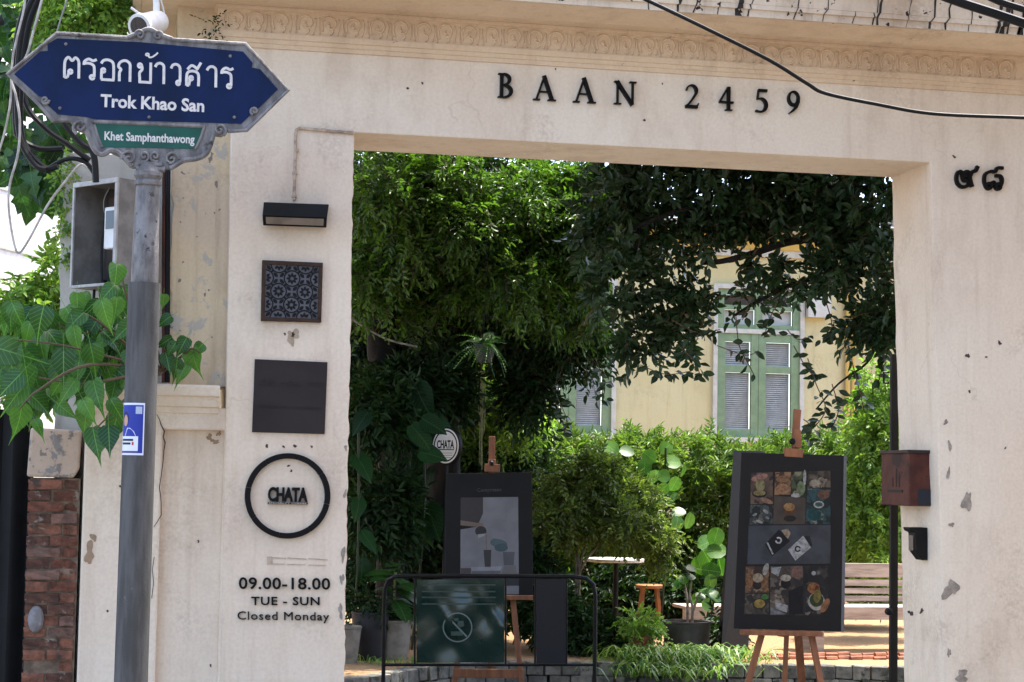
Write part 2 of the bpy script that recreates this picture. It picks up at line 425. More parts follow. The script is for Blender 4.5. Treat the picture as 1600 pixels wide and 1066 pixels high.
m_signwhite = mk('sign_white', hexc('d8d2cb'), hexc('c6bfb8'), 30, .5)
m_white = mk('white_plastic', hexc('e4e0da'), hexc('d3cfc8'), 9, .4)
m_lens = mk('dark_lens', (.008, .008, .01), None, rough=.08, spec=.8)
m_boxgrey = mk('grey_box_paint', hexc('8b8680'), hexc('716c66'), 9, .6, .1, 50, c3=hexc('6d4a36'), s3=11, t3=.7)
m_boxrim = mk('pale_box_rim', hexc('b5b1ab'), hexc('98948f'), 14, .55)
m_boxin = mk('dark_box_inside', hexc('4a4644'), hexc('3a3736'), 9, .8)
m_cable = mk('black_cable', (.006, .006, .006), None, rough=.5, spec=.25)
m_cablew = mk('pale_cable', hexc('b9b2a8'), hexc('8d867c'), 20, .6)
m_cableg = mk('grey_cable', hexc('8b8783'), None, rough=.5)
m_rust = mk('rusty_brown_paint', hexc('5a342a'), hexc('462822'), 9, .6, .2, 40, c3=hexc('2f2322'), s3=6, t3=.55, spec=.2)
m_wood = mk('easel_wood', hexc('8a5838'), hexc('70462d'), 7, .55, .1, 90, stretch=(4, 4, .5))
m_board = mk('charcoal_board', hexc('171615'), hexc('131211'), 5, .6, spec=.2)
m_boardedge = mk('board_edge', hexc('55565a'), None, rough=.6)
m_bench = mk('weathered_wood', hexc('bfae9e'), hexc('98877a'), 6, .75, .3, 60, stretch=(.5, 4, 4))
m_stool = mk('orange_wood', hexc('9c6539'), hexc('7d4f2d'), 9, .5, .1, 60)
m_marble = mk('pale_tabletop', hexc('d6d3cb'), hexc('bfbbb2'), 6, .4)
m_stone = [mk('edging_stone_%d' % i, hexc(a), hexc(b), 12, .9, .7, 40, c3=hexc('3f4238'), s3=8, t3=.56) for i, (a, b) in enumerate((('77756c', '57554e'), ('8a877c', '6a675e'), ('66655f', '4b4a45')))]
m_terra = mk('terracotta', hexc('9a5c3e'), hexc('6d4330'), 9, .8, .2)
m_pot = mk('grey_pot', hexc('4f4c4b'), hexc('3d3b3b'), 8, .75, .2)
m_potw = mk('pale_pot', hexc('8a8478'), hexc('6e685e'), 8, .6, .1)
m_potd = mk('black_pot', hexc('26272b'), None, rough=.6)
m_soil = mk('soil', hexc('4a3627'), hexc('6a4d35'), 40, 1, .8, 60)
m_barkd = mk('dark_bark', hexc('241e19'), hexc('0a0806'), 16, .95, 1.0, 30, c3=hexc('35382c'), s3=9, t3=.62, stretch=(1, 1, .25))
m_barkp = mk('pale_bark', hexc('9a9184'), hexc('6c645a'), 14, .9, .4, 50)
m_twig = mk('twig_bark', hexc('5a4a38'), None, rough=.9)
m_gstem = mk('green_stem', hexc('5d6b35'), None, rough=.6)
m_frame_g = mk('sage_green_paint', hexc('7d9471'), hexc('6f8766'), 9, .55, .05)
m_trim = mk('white_trim', hexc('c4c4ba'), hexc('b3b3a8'), 7, .6)
m_louver = mk('pale_louver', hexc('b7b8b2'), hexc('a6a8a2'), 9, .6)
m_banner = mk('green_banner', hexc('0b2620'), hexc('0d2a24'), 3, .2, spec=.5)
m_navy = mk('navy_panel', hexc('0d0e15'), None, rough=.5)

# ================================================================== the setting
D = 9.5                       # the wall's face
def gz(py, px=800, Y=None): return PY(px, py, D if Y is None else Y).z
def sheet(name, x0, x1, y0, y1, z, m):
    me = bpy.data.meshes.new(name); me.from_pydata([(x0, y0, z), (x1, y0, z), (x1, y1, z), (x0, y1, z)], [], [(0, 1, 2, 3)])
    return tag(link(name, me, m), kind='structure')
m_asph = mk('asphalt', hexc('6e6a66'), hexc('5a5753'), 3, .95, .3, 80)
m_pave = mk('concrete_paving', hexc('6e6961'), hexc('5a564f'), 4, .9, .2, 60)
m_gravel = mk('gravel', hexc('a88862'), hexc('7f6447'), 55, 1, .9, 90, c3=hexc('7d6248'), s3=70, t3=.6)
sheet('street', -150, 150, -150, 150, 0, m_asph)
sheet('courtyard', -1, 6, D + .6, 40, .004, m_pave)
pav = G().box((-40, D - 1.6, .0), (40, D - .02, .12)).make('pavement', m_pave); tag(pav, kind='structure')

# terrace behind the stone edging
T = .22
EDGE = crom([PZ(x, y, T) for x, y in ((470, 1062), (560, 1058), (640, 1045), (720, 1036), (860, 1034), (1000, 1036), (1160, 1038), (1300, 1040), (1420, 1043), (1560, 1046))], 8)
g = G(); far = [Vector((26, 45, T)), Vector((-22, 45, T)), Vector((-22, EDGE[0].y, T))]
top = [Vector(p) for p in EDGE] + [Vector((26, EDGE[-1].y, T))] + far
g.prism([p - Vector((0, 0, .16)) for p in top], (0, 0, .16))
terrace = tag(g.make('gravel_terrace', m_gravel), kind='structure')

# stone edging: two courses of blocks along the terrace front, each block its own piece
edging = thing('stone_edging', EDGE[len(EDGE) // 2] - Vector((0, 0, T)), 'low edging of rough grey stone blocks along the front of the raised garden', 'edging')
rnd = random.Random(4)
stones = []
for k in range(6):
    bm = bmesh.new(); bmesh.ops.create_cube(bm, size=1)
    bmesh.ops.bevel(bm, geom=bm.edges[:], offset=.06, segments=1, affect='EDGES')
    for v in bm.verts: v.co += Vector((rnd.uniform(-.03, .03), rnd.uniform(-.05, .05), rnd.uniform(-.03, .03)))
    me = bpy.data.meshes.new('stone'); bm.to_mesh(me); bm.free(); me.materials.append(m_stone[k % 3]); stones.append(me)
def along(pts, step):
    out = []; acc = 0
    for a, b in zip(pts, pts[1:]):
        l = (b - a).length
        while acc < l: out.append((a + (b - a) * (acc / l), (b - a).normalized())); acc += step
        acc -= l
    return out
for course, (step, h, z) in enumerate(((.19, .115, .058), (.155, .115, .175))):
    for i, (p, t) in enumerate(along([Vector(q) for q in EDGE], step)):
        o = bpy.data.objects.new('stone', rnd.choice(stones)); COL.objects.link(o); o.parent = edging
        o.location = Vector((p.x, p.y - .06 + rnd.uniform(-.012, .012), z)) - edging.location
        o.rotation_euler = (rnd.uniform(-.03, .03), rnd.uniform(-.03, .03), math.atan2(t.y, t.x) + rnd.uniform(-.05, .05))
        o.scale = (step * rnd.uniform(.9, .97), .13, h * rnd.uniform(.92, 1.02))

# ================================================================== the gate wall
def jit(a, b, n, amt, r):
    """points from a to b with a chipped outline"""
    out = []
    for i in range(n + 1):
        t = i / n; p = a.lerp(b, t)
        if 0 < i < n: p = p + Vector((r.uniform(-amt, amt), 0, 0))
        out.append(p)
    return out
r = random.Random(3)
TH = .53
def down(a, b, z):            # extend the line a->b (px points on the wall plane) to the height z
    A, B = PY(*a, D), PY(*b, D); t = (z - A.z) / (B.z - A.z); return A + (B - A) * t
LJ0 = PY(553, 207, D); LJ1 = down((553, 207), (538, 1066), 0)
RJ0 = PY(1454, 254, D); RJ1 = down((1454, 254), (1476, 1066), 0)
WL0 = down((361, 215), (345, 1066), 4.9); WL1 = down((361, 215), (345, 1066), 0)
XR = PY(1760, 500, D).x
gw = thing('gate_wall', (LJ1.x, D, 0), 'cream plastered gateway wall with wide rectangular opening and moulded cornice', 'wall')
poly = [WL1, WL0, Vector((XR, D, 4.9)), Vector((XR, D, 0))] + jit(RJ1, RJ0, 30, .004, r) + jit(LJ0, LJ1, 90, .004, r)
G().prism(poly, (0, TH, 0)).make('wall', m_wall, gw, bevel=.006)

# cornice: profile (out, z) swept along the front and round the left corner
zb0 = gz(63 + 37, 802); zb1 = gz(63 + 15, 802); zbt = gz(63 - 19, 802)
PRO = .42; zf = PY(950, 11, D - PRO).z
def sweep(name, prof, m, parent, xl=None, smooth=False):
    xl = WL0.x if xl is None else xl
    g = G(); n = len(prof)
    for p, z in prof: g.v += [Vector((XR, D - p, z)), Vector((xl - p, D - p, z)), Vector((xl - p, D + 1.2, z))]
    for i in range(n - 1):
        a, b = 3 * i, 3 * i + 3; g.f += [(a, a + 1, b + 1, b), (a + 1, a + 2, b + 2, b + 1)]
    a = 3 * (n - 1); g.f += [(0, 1, a + 1, a), (1, 2, a + 2, a + 1)]
    g.f += [tuple(3 * i for i in range(n)), tuple(3 * i + 2 for i in range(n))]
    return g.make(name, m, parent, smooth=smooth)
XB = PY(345, 50, D).x
sweep('moulding', [(-.02, zb0), (.012, zb0), (.012, zb0 + .02), (.02, zb0 + .024), (.02, zb0 + .042), (.03, zb0 + .046), (.03, zb1), (-.02, zb1)], m_corn, gw, XB)
sweep('frieze', [(-.02, zb1 + .001), (.016, zb1 + .001), (.016, zbt), (.03, zbt + .004), (.03, zbt + .02), (-.02, zbt + .02)], m_corn, gw, XB)
cov = [(-.02, zbt + .021), (.03, zbt + .021)] + [(.03 + .1 * math.sin(a), zbt + .021 + (zf - zbt - .03) * (1 - math.cos(a))) for a in [i * math.pi / 2 / 8 for i in range(1, 9)]]
cov += [(PRO - .03, zf + .004), (PRO - .03, zf + .2), (-.02, zf + .2)]
sweep('cove', cov, m_corn, gw, XB, True)
fas = [(PRO - .029, zf), (PRO, zf), (PRO, zf + .035), (PRO + .012, zf + .037), (PRO + .012, zf + .06)]
fas += [(PRO + .014 + .07 * (1 - math.cos(a)), zf + .061 + .2 * math.sin(a)) for a in [i * math.pi / 2 / 7 for i in range(8)]]
fas += [(PRO + .1, zf + .29), (PRO + .1, zf + .33), (-.02, zf + .36), (-.02, zf + .201), (PRO - .029, zf + .201)]
fasc = sweep('fascia', fas, m_fasc, gw, XB, True)
# black run-off stains down the fascia
m_drip = mk('black_stain', (.02, .017, .014), (.05, .04, .03), 20, .95)
def fpt(x, k): p, z = fas[k]; return Vector((x, D - p - .0025, z - (.0 if k else .002)))
for i, (px, wd, top_) in enumerate([(1010, .006, 5), (1083, .008, 5), (1150, .03, 8), (1168, .008, 6), (1285, .007, 9), (1361, .007, 8), (1368, .012, 9), (1415, .005, 8), (1452, .011, 10), (1476, .011, 9), (1511, .006, 6), (1556, .02, 10), (1572, .012, 9), (1590, .014, 9), (1240, .006, 5), (1055, .02, 4), (1120, .006, 4), (1330, .005, 4), (1565, .03, 6), (1592, .03, 6)]):
    x = PY(px, 45, D - PRO).x; rr = random.Random(i); pts = []; wl = []
    for k in range(1, top_ + 2):
        pts.append(fpt(x + rr.uniform(-.008, .008) + k * .004, k)); wl.append(wd * rr.uniform(.5, 1.25))
    gg = G(); 
    for a in range(len(pts) - 1):
        q = [pts[a] + Vector((-wl[a] / 2, 0, 0)), pts[a] + Vector((wl[a] / 2, 0, 0)), pts[a + 1] + Vector((wl[a + 1] / 2, 0, 0)), pts[a + 1] + Vector((-wl[a + 1] / 2, 0, 0))]
        gg.add(q, [(0, 1, 2, 3)])
    gg.make('stain', m_drip, gw)

# medallions along the frieze
mpx = [367, 400, 438, 477, 514, 552, 590, 626, 662, 696, 733, 768, 802, 837, 869, 906, 943, 976, 1011, 1044, 1077, 1112, 1144, 1175, 1205, 1233, 1263, 1293, 1323, 1354, 1387, 1417, 1447, 1478, 1511, 1543, 1572]
gm = G()
sw = [(-.034, .0, -.03), (-.038, 0, .005), (-.028, 0, .034), (0, 0, .046), (.028, 0, .034), (.036, 0, .008), (.022, 0, -.014), (0, 0, -.012), (-.010, 0, .006), (.004, 0, .016)]
gm.tube(crom(sw, 4), .0062, 5)
gm.tube(crom([(.012, 0, -.014), (.022, 0, -.03), (.008, 0, -.045)], 4), .006, 5)
gm.tube(crom([(-.052, 0, .04), (-.056, 0, 0), (-.046, 0, -.046)], 4), .0045, 4)
gm.tube(crom([(.052, 0, .04), (.056, 0, 0), (.046, 0, -.046)], 4), .0045, 4)
gm.lathe((0, .002, 0), [(.012, -.004), (.010, .004), (.004, .008)], 8, (0, -1, 0))
me0 = bpy.data.meshes.new('medallion'); me0.from_pydata(gm.v, [], gm.f); me0.materials.append(m_corn)
me0.polygons.foreach_set('use_smooth', [True] * len(me0.polygons))
zc_m = (zb1 + zbt) / 2
for i, px in enumerate(mpx):
    yy = 36 + (px - 367) * (107 - 36) / (1543 - 367)
    o = bpy.data.objects.new('medallion', me0); COL.objects.link(o); o.parent = gw
    o.location = Vector((PY(px, yy, D - .018).x, D - .0165, zc_m)) - gw.location
    o.scale = (.98 * r.uniform(.92, 1.05), 1.7, r.uniform(.92, 1.03)); o.rotation_euler[1] = r.uniform(-.08, .08)

# chips, nail holes and cracks in the plaster (pieces of bare render, a millimetre proud)
m_chip = mk('bare_render', hexc('a69a8b'), hexc('877c70'), 26, .95, .5)
m_hole = mk('dark_hole', hexc('5d4f45'), hexc('453a33'), 40, rough=1)
def patch(px, py, wpx, hpx, m=m_chip, Y=D, seed=0, parent=gw, name='paint_chip', n=11):
    rr = random.Random(seed + int(px * 7 + py)); c = PY(px, py, Y - .0022); mp = 1 / 310
    n = max(n, int(n * 2)) if wpx > 5 else n; ph = [rr.uniform(0, 6.28) for _ in range(4)]; sk = rr.uniform(-.5, .5)
    rad_ = lambda a: 1 + .28 * math.sin(2 * a + ph[0]) + .22 * math.sin(3 * a + ph[1]) + .15 * math.sin(5 * a + ph[2]) + rr.uniform(-.13, .13)
    pts = []
    for a in [2 * math.pi * i / n for i in range(n)]:
        k_ = max(rad_(a), .3); z_ = math.sin(a) * hpx * mp / 2 * k_; pts.append(c + Vector((math.cos(a) * wpx * mp / 2 * k_ + sk * z_ * .5, 0, z_)))
    g = G(); g.add(pts, [tuple(range(n))]); return g.make(name, m, parent)
for px, py, a, b in ((1511, 784, 14, 34), (1486, 921, 26, 26), (1503, 1058, 22, 20), (1482, 740, 5, 22), (1487, 820, 8, 8), (1484, 697, 5, 22), (1478, 660, 8, 7), (1483, 1020, 6, 14), (536, 866, 6, 22), (534, 905, 6, 16), (539, 772, 5, 12), (532, 955, 7, 20), (540, 700, 4, 10)):
    patch(px, py, a, b)
for px, py, a in ((1512, 556, 7), (1515, 612, 5), (1541, 558, 4), (1562, 536, 6), (1491, 245, 5), (1007, 188, 4), (868, 108, 3), (1035, 131, 3), (458, 523, 6), (445, 522, 4), (455, 736, 4), (451, 728, 4), (417, 697, 5), (443, 698, 4), (461, 697, 5), (487, 698, 4), (1571, 700, 4), (637, 138, 4), (660, 130, 4), (1423, 958, 8), (1440, 955, 7)):
    patch(px, py, a, a * 1.1, m_hole, name='nail_hole', n=7)
patch(457, 526, 16, 24, mk('plaster_scar', hexc('b9a48a'), hexc('a08c74'), 20, .95, .3), name='plaster_scar', n=13)
def wall_ribbon(pxs, wpx, m, name, Y=D, parent=gw, dz=.002):
    g = G(); g.ribbon([PY(a, b, Y - dz) for a, b in pxs], [x / 310 for x in wpx] if isinstance(wpx, list) else wpx / 310, .0015, (0, -1, 0))
    return g.make(name, m, parent)
m_scar = mk('plaster_seam', hexc('c2ae98'), hexc('a8957f'), 20, .95)
for i, x0 in enumerate((417, 449, 482)):
    wall_ribbon([(x0, 871 + i * 1.0), (x0 + 30, 873 + i)], 1.6, m_scar, 'plaster_seam', dz=.0012)
    wall_ribbon([(x0, 881 + i), (x0 + 28, 881.6 + i)], 1.2, m_scar, 'plaster_seam', dz=.0012)
wall_ribbon([(421, 870), (422, 882)], 8, m_scar, 'plaster_seam', dz=.0016)

# ------------------------------------------------------------------ left of the gate: old pilaster, low wall, brick pier
YL = D + .10
lp = thing('old_pilaster', PY(312, 600, YL) * 1, 'tall old pilaster of peeling yellowish plaster between pole and gate wall', 'pilaster')
lp.location.z = 0
x0 = PY(268, 400, YL).x; x1 = WL0.x - .001
zcap = PY(300, 603, YL).z
pl = jit(Vector((x0, YL, zcap)), Vector((x0, YL, 4.75)), 40, .012, r)
G().prism(pl + [Vector((x1 + .12, YL, 4.75)), Vector((x1 + .12, YL, zcap))], (0, .4, 0)).make('shaft', m_peel, lp)
lw = thing('low_pier_wall', (PY(240, 1000, D).x, D, 0), 'cream low pier with moulded cap and recessed panel behind the street sign pole', 'wall')
YW = D + .03
def wx(px, py=850, Y=YW): return PY(px, py, Y).x
zr = PY(300, 672, YW).z; zc0 = PY(300, 637, YW).z
xl, xa, xb, xr_ = wx(127), wx(249), wx(346), wx(352) + .02
g = G(); g.prism([Vector((xl, YW, 0)), Vector((xl, YW, zc0)), Vector((xr_, YW, zc0)), Vector((xr_, YW, 0)), Vector((xb, YW, 0)), Vector((xb, YW, zr)), Vector((xa, YW, zr)), Vector((xa, YW, 0))], (0, .3, 0))
g.make('surround', m_wall, lw, bevel=.01)
G().box((xa - .01, YW + .055, 0), (xb + .01, YW + .2, zr + .01)).make('panel', m_wall, lw)
g = G(); capm = [(.0, zc0 - .03), (.012, zc0 - .028), (.012, zc0), (.035, zc0 + .004), (.045, zc0 + .05), (.07, zc0 + .055), (.075, zc0 + .1), (.05, zcap), (-.2, zcap + .012), (-.2, zc0 - .03)]
xe = x1 - .004
vs = [Vector((x, YW - p, z)) for x in (xl, xe) for p, z in capm]; n = len(capm)
g.add(vs, [tuple(range(n)), tuple(range(2 * n - 1, n - 1, -1))] + [(i, (i + 1) % n, n + (i + 1) % n, n + i) for i in range(n)])
g.make('cap', m_wall, lw, bevel=.004)
crk = [(245, 648), (249, 655), (252, 665), (257, 674), (255, 683), (258, 692), (256, 705), (255, 720), (253, 735), (251, 750), (249, 762), (251, 775), (252, 790), (252, 805), (246, 815), (240, 824)]
wall_ribbon(crk, [1, 1.2, 1.6, 2, 1.8, 2.2, 1.7, 1.4, 1.4, 1.2, 1.4, 1.4, 1.2, 1.4, 1.2, .8], m_hole, 'crack', YW, lw)
wall_ribbon([(241, 870), (238, 890), (240, 910), (237, 935)], .9, m_hole, 'crack', YW, lw)
for px, py, a, b in ((140, 865, 14, 30), (327, 683, 10, 8), (336, 690, 14, 6), (342, 678, 6, 8), (146, 840, 8, 12)):
    patch(px, py, a, b, mk('plaster_scar'if 0 else 'brown_scar', hexc('a2876c'), hexc('8f7860'), 20, .95), YW + (.055 if px > 300 else 0), 1, lw)
for px, py in ((188, 760), (310, 846), (168, 955), (182, 1015), (329, 1040)):
    patch(px, py, 4, 4, m_hole, YW + (.055 if px > 250 else 0), 1, lw, 'nail_hole', 7)

# brick pier with plaster head
YB = D + .06
bp = thing('brick_pier', (PY(80, 1000, YB).x, YB, 0), 'weathered red brick pier with broken plaster head at left edge', 'pier')
bx0, bx1 = PY(38, 900, YB).x, PY(122, 900, YB).x
zt, zh = PY(80, 672, YB).z, PY(80, 747, YB).z
G().box((bx0 + .012, YB + .012, 0), (bx1 - .004, YB + .3, zh)).make('mortar', m_mortar, bp)
hp = [Vector((bx0 - .005, YB - .02, zh + .004)), Vector((bx1 - .035, YB - .02, zh + .002)), Vector((bx1 - .01, YB - .02, zh + .05)), Vector((bx1 - .005, YB - .02, zt)), Vector((bx0 + .005, YB - .02, zt + .01))]
G().prism(hp, (0, .3, 0)).make('plaster_head', m_cap, bp, bevel=.012)
bmesh_b = []
for k in range(8):
    bm = bmesh.new(); bmesh.ops.create_cube(bm, size=1); bmesh.ops.subdivide_edges(bm, edges=bm.edges[:], cuts=1, use_grid_fill=True)
    for v in bm.verts: v.co = Vector((v.co.x * (1 - .04 * abs(v.co.z)), v.co.y, v.co.z)) + Vector((rnd.uniform(-.025, .025), rnd.uniform(-.05, .06), rnd.uniform(-.07, .07)))
    me = bpy.data.meshes.new('brick'); bm.to_mesh(me); bm.free(); me.materials.append(m_brick[k % 4]); bmesh_b.append(me)
rowh = .0545; z = zh - rowh / 2 - .004; row = 0
while z > .03:
    x = bx0 + (0 if row % 2 else -.0); first = .115 if row % 2 else .17
    while x < bx1 - .03:
        wdt = min(first if x == bx0 else .16, bx1 - x - .006)
        if wdt > .03:
            o = bpy.data.objects.new('brick', rnd.choice(bmesh_b)); COL.objects.link(o); o.parent = bp
            dep = rnd.uniform(-.012, .014) + (.03 if rnd.random() < .1 else 0)
            o.location = Vector((x + wdt / 2, YB + .06 + dep, z)) - bp.location
            o.scale = (wdt - .01, .13, rowh - .010); o.rotation_euler = (0, rnd.uniform(-.03, .03), rnd.uniform(-.05, .05))
        x += wdt
    z -= rowh; row += 1
g = G(); c = PY(56, 968, YB); g.lathe(c + Vector((0, .01, 0)), [(.048, 0), (.046, .02), (.034, .035), (.012, .04)], 16, (0, -1, 0))
for v in g.v: v.x = c.x + (v.x - c.x) * .8; v.z = c.z + (v.z - c.z) * 1.4
g.make('boss', mk('grey_boss', hexc('8f8a88'), hexc('6c6866'), 14, .7, .3), bp, True)
# wall behind the meter box
YU = D + .33
up_ = thing('pale_pier', (PY(180, 600, YU).x, YU, 0), 'pale weathered pier behind the open meter box', 'pier')
pl = jit(Vector((PY(97, 400, YU).x, YU, 0)), Vector((PY(100, 238, YU).x, YU, PY(100, 238, YU).z)), 40, .012, r)
G().prism(pl + [Vector((x0 + .05, YU, pl[-1].z)), Vector((x0 + .05, YU, 0))], (0, .35, 0)).make('shaft', m_pale, up_)
# black sheet gate at far left
bgx = PY(20, 900, D + .2)
bg_ = thing('black_gate', (bgx.x, D + .2, 0), 'dark black corrugated sheet gate beside the brick pier', 'gate')
g = G(); xs = np.linspace(bx0 + .02, bx0 - 1.2, 49); zt2 = PY(20, 640, D + .2).z; vs = []
for i, x in enumerate(xs): vs += [Vector((x, D + .2 + .018 * math.sin(i * 1.3), .05)), Vector((x, D + .2 + .018 * math.sin(i * 1.3), zt2))]
g.add(vs, [(2 * i, 2 * i + 1, 2 * i + 3, 2 * i + 2) for i in range(48)])
g.make('sheet', m_black, bg_, True)
G().box((bx0 + .02, D + .23, zt2 - .06), (bx0 - 1.2, D + .27, zt2)).make('rail', m_black, bg_)
# sunlit white building far left
wbp = P(40, 560, 20); wb = thing('white_building', (wbp.x - 2, wbp.y, 0), 'blank sunlit white building seen behind leaves at far left', 'building')
nn_ = Vector((.9, -.436, 0)); al = Vector((.436, .9, 0)); c = Vector((wbp.x, wbp.y, 0))
g = G(); g.hexa([c - al * 9, c + al * 5, c + al * 5 - nn_ * 5, c - al * 9 - nn_ * 5], [q + Vector((0, 0, 9)) for q in (c - al * 9, c + al * 5, c + al * 5 - nn_ * 5, c - al * 9 - nn_ * 5)])
g.make('wall', m_white_wall, wb)
for zz in (3.4, 4.0, 4.6, 5.2):
    G().hexa([c - al * 9 + nn_ * q_ + Vector((0, 0, zz)) for q_ in (0, .01)] + [c + al * 5 + nn_ * q_ + Vector((0, 0, zz)) for q_ in (.01, 0)],
             [c - al * 9 + nn_ * q_ + Vector((0, 0, zz + .02)) for q_ in (0, .01)] + [c + al * 5 + nn_ * q_ + Vector((0, 0, zz + .02)) for q_ in (.01, 0)]).make('joint', m_trim, wb)

# ================================================================== things on the wall
def wbox(corners, y0, y1):          # px quad (TL,TR,BR,BL) on the plane y1 pulled out to y0
    q = [PY(a, b, y1) for a, b in corners]; return [Vector((p.x, y0, p.z)) for p in q], q
def wall_slab(corners, d, m, name, parent, bevel=0, Y=D, base=.0005, label=None):
    q = [PY(a, b, Y) for a, b in corners]
    return G().hexa([Vector((p.x, Y - base - d, p.z)) for p in q], [Vector((p.x, Y - base, p.z)) for p in q]).make(name, m, parent, bevel=bevel, label=label)

# --- BAAN 2459 (hand-drawn roman capitals, box 0..1 high)
def arc(cx, cz, rx, rz, a0, a1, n=12):
    return [(cx + rx * math.cos(R(a0 + (a1 - a0) * i / n)), cz + rz * math.sin(R(a0 + (a1 - a0) * i / n))) for i in range(n + 1)]
def vw(n, a, b): return [a + (b - a) * math.sin(math.pi * i / n) for i in range(n + 1)]
THK, THN = .135, .055
def line(*p): return list(p)
SER = {
 'B': (.62, [(line((.17, 0), (.17, 1)), THK), (line((.02, .97), (.32, .97)), .05), (line((.02, .03), (.32, .03)), .05),
      (arc(.22, .755, .27, .225, 90, -90), vw(12, .05, .13)), (arc(.22, .275, .34, .255, 90, -90), vw(12, .05, .145))]),
 'A': (.9, [(line((.13, .03), (.45, 1.0)), .07), (line((.43, 1.02), (.78, .03)), .145), (line((.24, .36), (.62, .36)), .05),
      (line((.0, .03), (.27, .03)), .05), (line((.6, .03), (.93, .03)), .05)]),
 'N': (.95, [(line((.17, .02), (.17, .95)), .07), (line((.13, 1.0), (.82, .0)), .145), (line((.82, .02), (.82, .97)), .07),
      (line((.02, .97), (.24, .97)), .05), (line((.02, .03), (.32, .03)), .05), (line((.68, .97), (.97, .97)), .05)]),
 '2': (.6, [([(.07, .73)] + arc(.28, .72, .215, .24, 150, -25, 12) + [(.33, .38), (.19, .2), (.06, .08)], [.05, .05, .06, .06, .06, .07, .08, .1, .11, .12, .13, .13, .12, .1, .08, .07, .07]),
      (line((.03, .065), (.55, .065)), .13), (line((.55, .12), (.585, .22)), .035)]),
 '4': (.62, [(line((.42, 0), (.42, 1)), .13), (line((.38, .97), (.03, .36)), .065), (line((.01, .345), (.62, .345)), .075), (line((.27, .02), (.57, .02)), .045)]),
 '5': (.58, [(line((.16, .93), (.54, .93)), .11), (line((.17, .96), (.12, .55)), .05), ([(.12, .56)] + arc(.25, .31, .25, .28, 100, -100, 12) + [(.05, .06)], [.05] + vw(12, .06, .14) + [.08])]),
 '9': (.6, [(arc(.3, .66, .22, .29, 100, 460, 22), vw(22, .07, .13)), ([(.51, .72), (.51, .5), (.42, .27), (.26, .1), (.1, -.02)], [.11, .12, .11, .08, .04])]),
}
def serif(ch, BL, ex, ey, parent, m, depth=.022):
    g = G(); wdt, st = SER[ch]; nrm = ex.cross(ey).normalized(); nrm = nrm if nrm.y < 0 else -nrm
    for i, (pts, wd) in enumerate(st):
        q = [BL + ex * a + ey * b for a, b in pts]; s_ = ey.length
        g.ribbon(q, [x * s_ for x in wd] if isinstance(wd, list) else wd * s_, depth + i * .0012, nrm)
    return g.make('letter', m, parent)
bl = thing('lettering', PY(1000, 165, D), 'black raised serif letters BAAN 2459 above the opening', 'lettering')
zoomx = lambda z: 760 + z * .325
zoomy = lambda z: 80 + z * .325
for ch, zx, zy0, zy1 in (('B', 50, 226, 108), ('A', 222, 238, 120), ('A', 413, 249, 130), ('N', 608, 258, 145), ('2', 950, 275, 160), ('4', 1114, 286, 172), ('5', 1285, 296, 182), ('9', 1440, 300, 190)):
    B0 = PY(zoomx(zx), zoomy(zy0), D - .0005); T0 = PY(zoomx(zx), zoomy(zy1), D - .0005)
    h = (T0.z - B0.z); serif(ch, B0, Vector((h, 0, 0)), Vector((0, 0, h)), bl, m_blackletter)

# --- Thai numerals beside the opening
def strokes(lst, BL, ex, ey, wd, depth, parent, m, name='letter', smooth=6, dd=.0012):
    g = G(); nrm = ex.cross(ey).normalized()
    if nrm.dot(CAM - BL) < 0: nrm = -nrm
    for i, pts in enumerate(lst):
        q = crom([BL + ex * a + ey * b for a, b in pts], smooth) if len(pts) > 2 else [BL + ex * a + ey * b for a, b in pts]
        g.ribbon(q, wd * ey.length, depth + i * dd, nrm)
    return g.make(name, m, parent)
def ring(cx, cy, rx, ry=None, a0=0, a1=360, n=9):
    return arc(cx, cy, rx, ry or rx, a0, a1, n)
hn = thing('house_number', PY(1528, 275, D), 'black raised Thai numerals reading 98 on the right pier', 'lettering')
B0 = PY(1491, 293, D - .0005); T0 = PY(1491, 258, D - .0005); h = T0.z - B0.z
strokes([ring(.5, .42, .12), [(.38, .4), (.3, .68), (.14, .66), (.06, .42), (.12, .16), (.34, .02), (.62, .1), (.74, .36)], [(.36, .5), (.5, .7), (.68, .66), (.74, .36), (.84, .04)], [(.72, .5), (.84, .72), (1.0, .76), (1.12, .98)]],
        B0, Vector((h * .95, 0, 0)), Vector((0, 0, h)), .15, .02, hn, m_blackletter)
B1 = PY(1535, 296, D - .0005)
strokes([[(1.02, .98), (.72, .97), (.6, .8), (.36, .8), (.1, .66), (.04, .36), (.14, .08)], ring(.26, .14, .12), [(.36, .1), (.5, .34), (.62, .1)], ring(.74, .14, .12), [(.86, .16), (.94, .4), (.86, .6), (.6, .62)]],
        B1, Vector((h * .93, 0, 0)), Vector((0, 0, h)), .14, .02, hn, m_blackletter)

